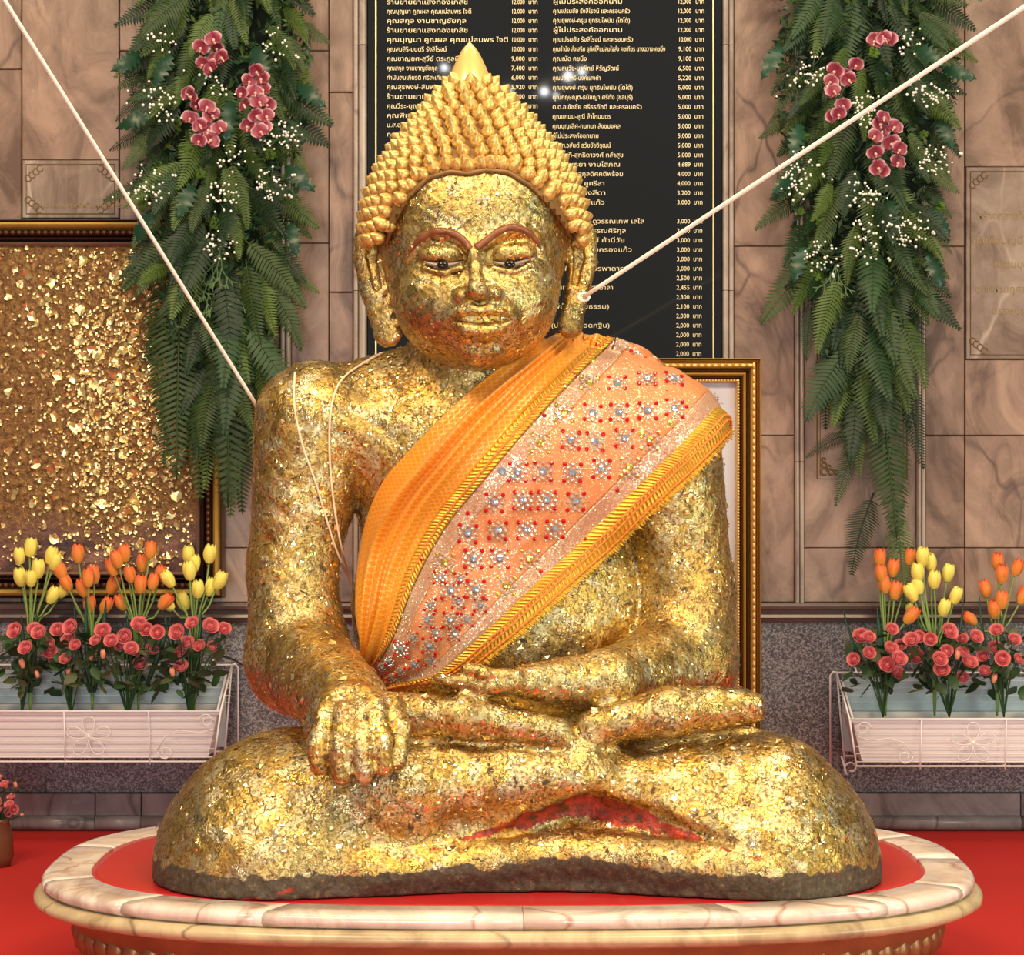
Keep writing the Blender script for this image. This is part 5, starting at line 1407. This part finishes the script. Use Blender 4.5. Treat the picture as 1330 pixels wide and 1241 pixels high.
def twig_mesh(seed):
    r_ = random.Random(seed); mb = MB()
    def br(p, d, l, dep):
        q = p+d*l; mb.tube([p, (p+q)/2+Vector((r_.uniform(-.02, .02), 0, 0)), q], [.016, .014, .010], 3)
        if dep > 0:
            for a in (-.45, .4):
                nd = Matrix.Rotation(a+r_.uniform(-.2, .2), 3, 'Y') @ d; nd.y += r_.uniform(-.25, .15); br(q, nd.normalized(), l*.75, dep-1)
    for a in (-.35, 0, .35): br(Vector((0, 0, 0)), Matrix.Rotation(a, 3, 'Y') @ Vector((0, 0, -1)), .30, 3)
    me = mb.mesh('branching_twig', False); me.materials.append(M_TWIG); return me
TW = [twig_mesh(1), twig_mesh(2)]
def sprig_mesh(seed):
    r_ = random.Random(seed); mb = MB()
    for k in range(20):
        c = Vector((r_.gauss(0, .028), r_.uniform(-.03, 0), r_.gauss(0, .020))); mb.ball(c, r_.uniform(.0028, .0048), mi=0)
        if k % 3 == 0: mb.tube([Vector((0, .02, .0)), c], .0009, 3, mi=1)
    me = mb.mesh('white_bud_sprig', True); me.materials.append(M_BUDW); me.materials.append(M_TWIG); return me
SP = [sprig_mesh(k) for k in range(3)]
M_ORC = NT('burgundy_orchid_petals'); rl = M_ORC.n('ShaderNodeVectorMath', {0: M_ORC.co()}, operation='LENGTH').outputs[1]
M_ORC.P(col=M_ORC.ramp(M_ORC.math('MULTIPLY', rl, 31), [(.0, (.60,.22,.22)), (.18, (.30,.03,.06)), (.72, (.24,.03,.06)), (.86, (.50,.20,.24)), (.97, (.75,.50,.50))]), rough=.45); M_ORC = M_ORC.m
M_ORCC = simple('pale_pink_orchid_lip', (.75,.45,.35), .4)
def orchid_mesh(seed):
    r_ = random.Random(seed); mb = MB()
    for k, (a, l, w_) in enumerate([(0, .026, .011), (2.05, .024, .011), (-2.05, .024, .011), (1.12, .029, .018), (-1.12, .029, .018)]):
        vs = []; n = 5; m_ = 4
        for i in range(n+1):
            s = i/n; ww = w_*math.sin(PI*(.10+.80*s))**.65
            for j in range(m_+1):
                q = (j/m_-.5)*2; x = q*ww; z = l*s; y = -.009*math.sin(PI*s*.8)-.003*q*q+(.0015 if k < 3 else -.001)
                vs.append((x*math.cos(a)+z*math.sin(a), y, -x*math.sin(a)+z*math.cos(a)))
        mb.add(vs, [(i*(m_+1)+j, i*(m_+1)+j+1, (i+1)*(m_+1)+j+1, (i+1)*(m_+1)+j) for i in range(n) for j in range(m_)])
    mb.ball((0, -.012, -.003), .0055, mi=1); mb.ball((0, -.010, -.010), .0045, mi=1, sc=(.8, 1, 1.4))
    me = mb.mesh('orchid_blossom', True); me.materials.append(M_ORC); me.materials.append(M_ORCC); return me
OR = [orchid_mesh(1)]
def garland(shape, orchids, sprigs, special, twigs, moss, big, label, leaves, nfr):
    """shape: list of (py, left px, right px)"""
    YG = 6.36; top = P((shape[0][1]+shape[0][2])/2, shape[0][0], 6.47)
    g = empty('hanging_fern_garland', tuple(top), label, 'garland', 'hanging fern garlands'); gl_ = Vector(top)
    ys = [s[0] for s in shape]; Lx = [s[1] for s in shape]; Rx = [s[2] for s in shape]
    # dark core
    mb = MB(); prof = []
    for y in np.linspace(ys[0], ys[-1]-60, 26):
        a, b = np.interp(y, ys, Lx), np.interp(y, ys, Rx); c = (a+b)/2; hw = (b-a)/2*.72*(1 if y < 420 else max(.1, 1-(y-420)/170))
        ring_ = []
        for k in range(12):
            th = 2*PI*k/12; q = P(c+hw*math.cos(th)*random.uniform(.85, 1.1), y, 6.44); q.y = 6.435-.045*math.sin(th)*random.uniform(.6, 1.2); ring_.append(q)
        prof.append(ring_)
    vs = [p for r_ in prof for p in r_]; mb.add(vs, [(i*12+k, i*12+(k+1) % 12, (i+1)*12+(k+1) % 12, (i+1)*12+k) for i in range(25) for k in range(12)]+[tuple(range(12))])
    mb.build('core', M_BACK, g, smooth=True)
    # fine filler leaflets
    mb = MB()
    for k in range(3400):
        y = random.uniform(ys[0], 470); a, b = np.interp(y, ys, Lx), np.interp(y, ys, Rx); c = (a+b)/2; x = c+(b-a)/2*random.uniform(-.95, .95)
        p = P(x, y, random.uniform(6.30, 6.40)); s = random.uniform(.008, .022); q = Euler((random.uniform(-1, 1), random.uniform(-1.5, 1.5), random.uniform(-1, 1))).to_matrix()
        mb.add([p+q @ Vector(v) for v in ((-.35*s, 0, 0), (0, -.2*s, -s), (.35*s, 0, 0), (0, .1*s, s))], [(0, 1, 2, 3)], random.choice((0, 0, 1, 2)))
    mb.build('small_leaves', [M_F2, M_F1, M_F3], g)['kind'] = 'stuff'
    def put(me, name, x, y, Y, ang, lean, L, tw=0, par=None):
        o = link(name, me, g); o.location = P(x, y, Y)-gl_
        o.rotation_euler = Euler((lean, ang, tw), 'XYZ'); o.scale = (L, L, L); return o
    for k in range(nfr):
        s = (k+.5)/nfr; y = ys[0]-30+(520-ys[0])*s**1.0+random.uniform(-15, 15)
        a, b = np.interp(y, ys, Lx), np.interp(y, ys, Rx); c = (a+b)/2; hw = (b-a)/2
        t_ = random.uniform(-.72, .72); x = c+hw*t_*.8
        outw = -t_*1.15*(1 if y < 330 else .45)+random.uniform(-.25, .25)
        L = random.uniform(.14, .24) if y < 300 else random.uniform(.18, .30)
        put(random.choice(FR), 'fern_frond', x, y, random.uniform(6.27, 6.38), outw, random.uniform(-.32, .12), L, random.uniform(-.5, .5))
    for k in range(56):      # outward rim of fronds
        y = ys[0]-20+k/56*(400-ys[0]); sg = 1 if k % 2 else -1
        a, b = np.interp(y, ys, Lx), np.interp(y, ys, Rx); c = (a+b)/2; x = c+sg*(b-a)/2*random.uniform(.45, .8)
        put(random.choice(FR), 'fern_frond', x, y, random.uniform(6.30, 6.39), -sg*random.uniform(.35, 1.15), random.uniform(-.35, 0), random.uniform(.13, .20), random.uniform(-.4, .4))
    for (x, y, x2, y2, v) in big:      # long hanging fronds: base and tip in pixels
        a = P(x, y, 6.37); b = P(x2, y2, 6.37); L = (b-a).length; ang = math.atan2(-(b.x-a.x), -(b.z-a.z))
        o = link('fern_frond', FRL[v % 3], g); o.location = a-gl_; o.rotation_euler = (random.uniform(-.08, .05), -math.atan2((b.x-a.x), -(b.z-a.z)), random.uniform(-.25, .25)); o.scale = (L*random.uniform(1.1, 1.5) if L < .3 else L, L, L)
    for (x, y, ang, L) in leaves: put(BL, 'broad_leaf', x, y, 6.26, ang, -.25, L, random.uniform(-.4, .4))
    for (x, y, L) in twigs: put(random.choice(TW), 'branching_twig', x, y, 6.30, random.uniform(-.2, .2), -.1, L)
    for (x, y, r_) in moss:
        o = link('moss_tuft', MOSS, g); o.location = P(x, y, 6.32)-gl_; o.scale = (R(r_, 6.3), R(r_, 6.3)*.8, R(r_, 6.3)); o.rotation_euler = (random.random(), random.random()*3, 0)
    for (x, y) in sprigs:
        o = link('white_bud_sprig', random.choice(SP), g); o['kind'] = 'stuff'; o.location = P(x, y, 6.20)-gl_; o.rotation_euler = (0, random.uniform(-1, 1), 0)
    for grp in orchids:
        cx_ = sum(a for a, b in grp)/len(grp); cy_ = sum(b for a, b in grp)/len(grp)
        c = sorted(grp, key=lambda p: p[1]); pts = [P(a, b, 6.25) for a, b in c]
        mb = MB(); top_ = pts[0]+Vector((0, .06, .03)); mb.tube([top_]+[pts[0].lerp(pts[-1], t_)+Vector((0, .02, 0)) for t_ in (0, .3, .6, 1)], .002, 5)
        sp_ = mb.build('orchid_spray', M_TWIG, g, origin=P(cx_, cy_, 6.26), smooth=True); so = P(cx_, cy_, 6.26)
        for i, (a, b) in enumerate(grp):
            o = link('orchid_blossom', OR[0], sp_); o.location = P(a, b, 6.175+.012*(i % 3))-so
            o.rotation_euler = (random.uniform(-.35, .45), random.uniform(-.7, .7), random.uniform(-.6, .6)); s_ = random.uniform(.84, 1.02); o.scale = (s_,)*3
    return g
OL = [[(278, 52), (262, 62), (285, 62), (290, 75), (280, 78), (265, 84), (276, 90)],
      [(251, 124), (246, 122), (258, 137), (268, 140), (274, 150), (247, 155), (261, 164), (268, 170), (285, 168), (259, 183), (272, 183)],
      [(335, 92), (322, 106), (340, 104), (316, 122), (330, 122), (343, 118), (320, 138), (336, 134), (348, 136), (331, 150), (345, 152), (324, 165), (338, 172), (342, 166)]]
SL_ = [(212, 122), (210, 143), (282, 108), (192, 250), (196, 235), (288, 248), (284, 262), (285, 322), (278, 318), (340, 165), (358, 60), (372, 172), (362, 180), (355, 245), (350, 240), (298, 210), (206, 54)]
garland([(-110, 190, 395), (-20, 185, 400), (60, 180, 412), (140, 168, 405), (220, 176, 395), (300, 195, 385), (400, 205, 370), (470, 215, 355), (560, 225, 345)], OL, SL_, [], [(250, 300, .10), (285, 330, .14), (270, 365, .14), (300, 370, .12), (250, 355, .12)],
    [(228, 160, 10), (240, 195, 13), (205, 222, 15), (245, 60, 9), (292, 130, 9), (300, 195, 11), (260, 225, 9), (186, 265, 10), (280, 290, 11), (350, 60, 9), (370, 95, 9), (350, 200, 10), (222, 128, 9)],
    [(215, 330, 215, 560, 0), (235, 350, 232, 625, 1), (250, 400, 262, 650, 0), (225, 480, 218, 610, 2), (255, 300, 250, 560, 2), (300, 330, 300, 660, 1), (285, 450, 275, 640, 0), (320, 320, 350, 520, 1), (330, 430, 345, 650, 0), (310, 480, 300, 672, 1), (325, 480, 322, 668, 2), (270, 420, 290, 600, 1), (340, 330, 372, 425, 0), (240, 440, 250, 600, 2), (215, 160, 140, 198, 2), (200, 110, 152, 160, 2), (190, 60, 175, 130, 2), (360, 235, 412, 240, 2)],
    'fern garland with three burgundy orchid sprays, hanging left of the statue', [(330, 60, -.4, .13), (300, 130, .15, .14), (185, 70, 1.0, .12), (195, 150, 1.2, .11), (222, 70, .4, .12), (200, 275, .5, .12), (385, 110, -.9, .12), (372, 215, -.8, .12), (378, 290, -.2, .11), (250, 240, .4, .12)], 120)
OR_ = [[(1148, 50), (1138, 54), (1155, 52)],
       [(1110, 84), (1086, 92), (1096, 100), (1103, 103), (1079, 107), (1076, 122), (1082, 120), (1095, 137), (1081, 152), (1087, 148)],
       [(1146, 154), (1140, 162), (1145, 172), (1136, 178), (1161, 166), (1158, 186), (1166, 194), (1136, 198), (1164, 212), (1138, 218), (1146, 222)]]
SR_ = [(1055, 90), (1045, 100), (1178, 60), (1200, 124), (1212, 116), (1125, 150), (1122, 140), (1035, 232), (1028, 240), (1205, 210), (1218, 212), (1122, 255), (1124, 245), (1120, 298), (1060, 335), (1075, 333), (1180, 305), (1186, 296), (1125, 325), (1165, 302), (1040, 215)]
garland([(-110, 1010, 1235), (-20, 1005, 1240), (60, 1000, 1250), (140, 1004, 1248), (200, 1012, 1230), (280, 1022, 1222), (360, 1040, 1205), (440, 1060, 1190), (560, 1075, 1180)], OR_, SR_, [], [(1145, 240, .12), (1085, 345, .13), (1135, 440, .12), (1150, 270, .12), (1120, 425, .10)],
    [(1068, 100, 9), (1142, 115, 9), (1135, 68, 9), (1044, 180, 9), (1070, 185, 7), (1220, 268, 9), (1040, 275, 7), (1110, 310, 10), (1160, 335, 10), (1065, 290, 9), (1060, 360, 8), (1200, 175, 8)],
    [(1100, 310, 1110, 600, 0), (1130, 330, 1125, 560, 1), (1150, 330, 1155, 520, 0), (1095, 430, 1100, 610, 1), (1120, 470, 1112, 620, 0), (1140, 460, 1160, 700, 1), (1150, 520, 1170, 720, 0), (1085, 420, 1078, 560, 2), (1058, 380, 1052, 470, 2), (1175, 350, 1190, 560, 2), (1180, 480, 1205, 610, 2), (1120, 560, 1088, 660, 2), (1135, 640, 1112, 750, 2), (1165, 655, 1175, 790, 1), (1105, 560, 1048, 598, 2), (1120, 350, 1130, 560, 1), (1165, 380, 1150, 600, 0), (1215, 290, 1240, 330, 2)],
    'fern garland with two burgundy orchid sprays, hanging right of the statue', [(1222, 150, -.35, .12), (1040, 160, .3, .12), (1190, 60, -.9, .12), (1225, 90, -1.2, .11), (1205, 330, -.3, .12), (1015, 60, .5, .12), (1045, 320, .25, .12), (1155, 260, -.2, .12), (1205, 270, -.6, .11), (1030, 225, .8, .10)], 120)

# hall chandelier behind the viewer; its bulbs glint in the polished plaque
ch = empty('chandelier', (.05, -1.0, 4.2), 'globe chandelier hanging in the hall behind the viewer, glinting in the plaque', 'chandelier')
M_BULB = NT('lit_globe'); M_BULB.P(col=(.9,.9,.9), emit=(.95,.97,1.0,1), estr=45.0); M_BULB = M_BULB.m
mb = MB(); mb.tube([(.05, -1, 4.5), (.05, -1, 3.75)], .012, 8); mb.lathe([(.02, 3.70), (.06, 3.74), (.05, 3.80), (.015, 3.84)], 14, c=(.05, -1, 0)); mb.build('stem', M_BRASSLINE, ch, smooth=True)
for (px, py, r_) in [(577, 88, .035), (592, 96, .022), (660, 119, .035), (707, 119, .040), (722, 124, .022), (738, 99, .045), (756, 93, .035)]:
    D = 2*PY_+1.0; p = Vector(((px-665)*D/F, -1.0, HE-(py-HY)*D/F))
    mb = MB(); mb.tube([(.05, -1, 3.75), ((p.x+.05)/2, -1, 3.62), tuple(p)], .006, 6); mb.build('arm', M_BRASSLINE, ch, smooth=True)
    mb = MB(); mb.ball(p, r_*.62, sub=2); mb.build('globe', M_BULB, ch, smooth=True)
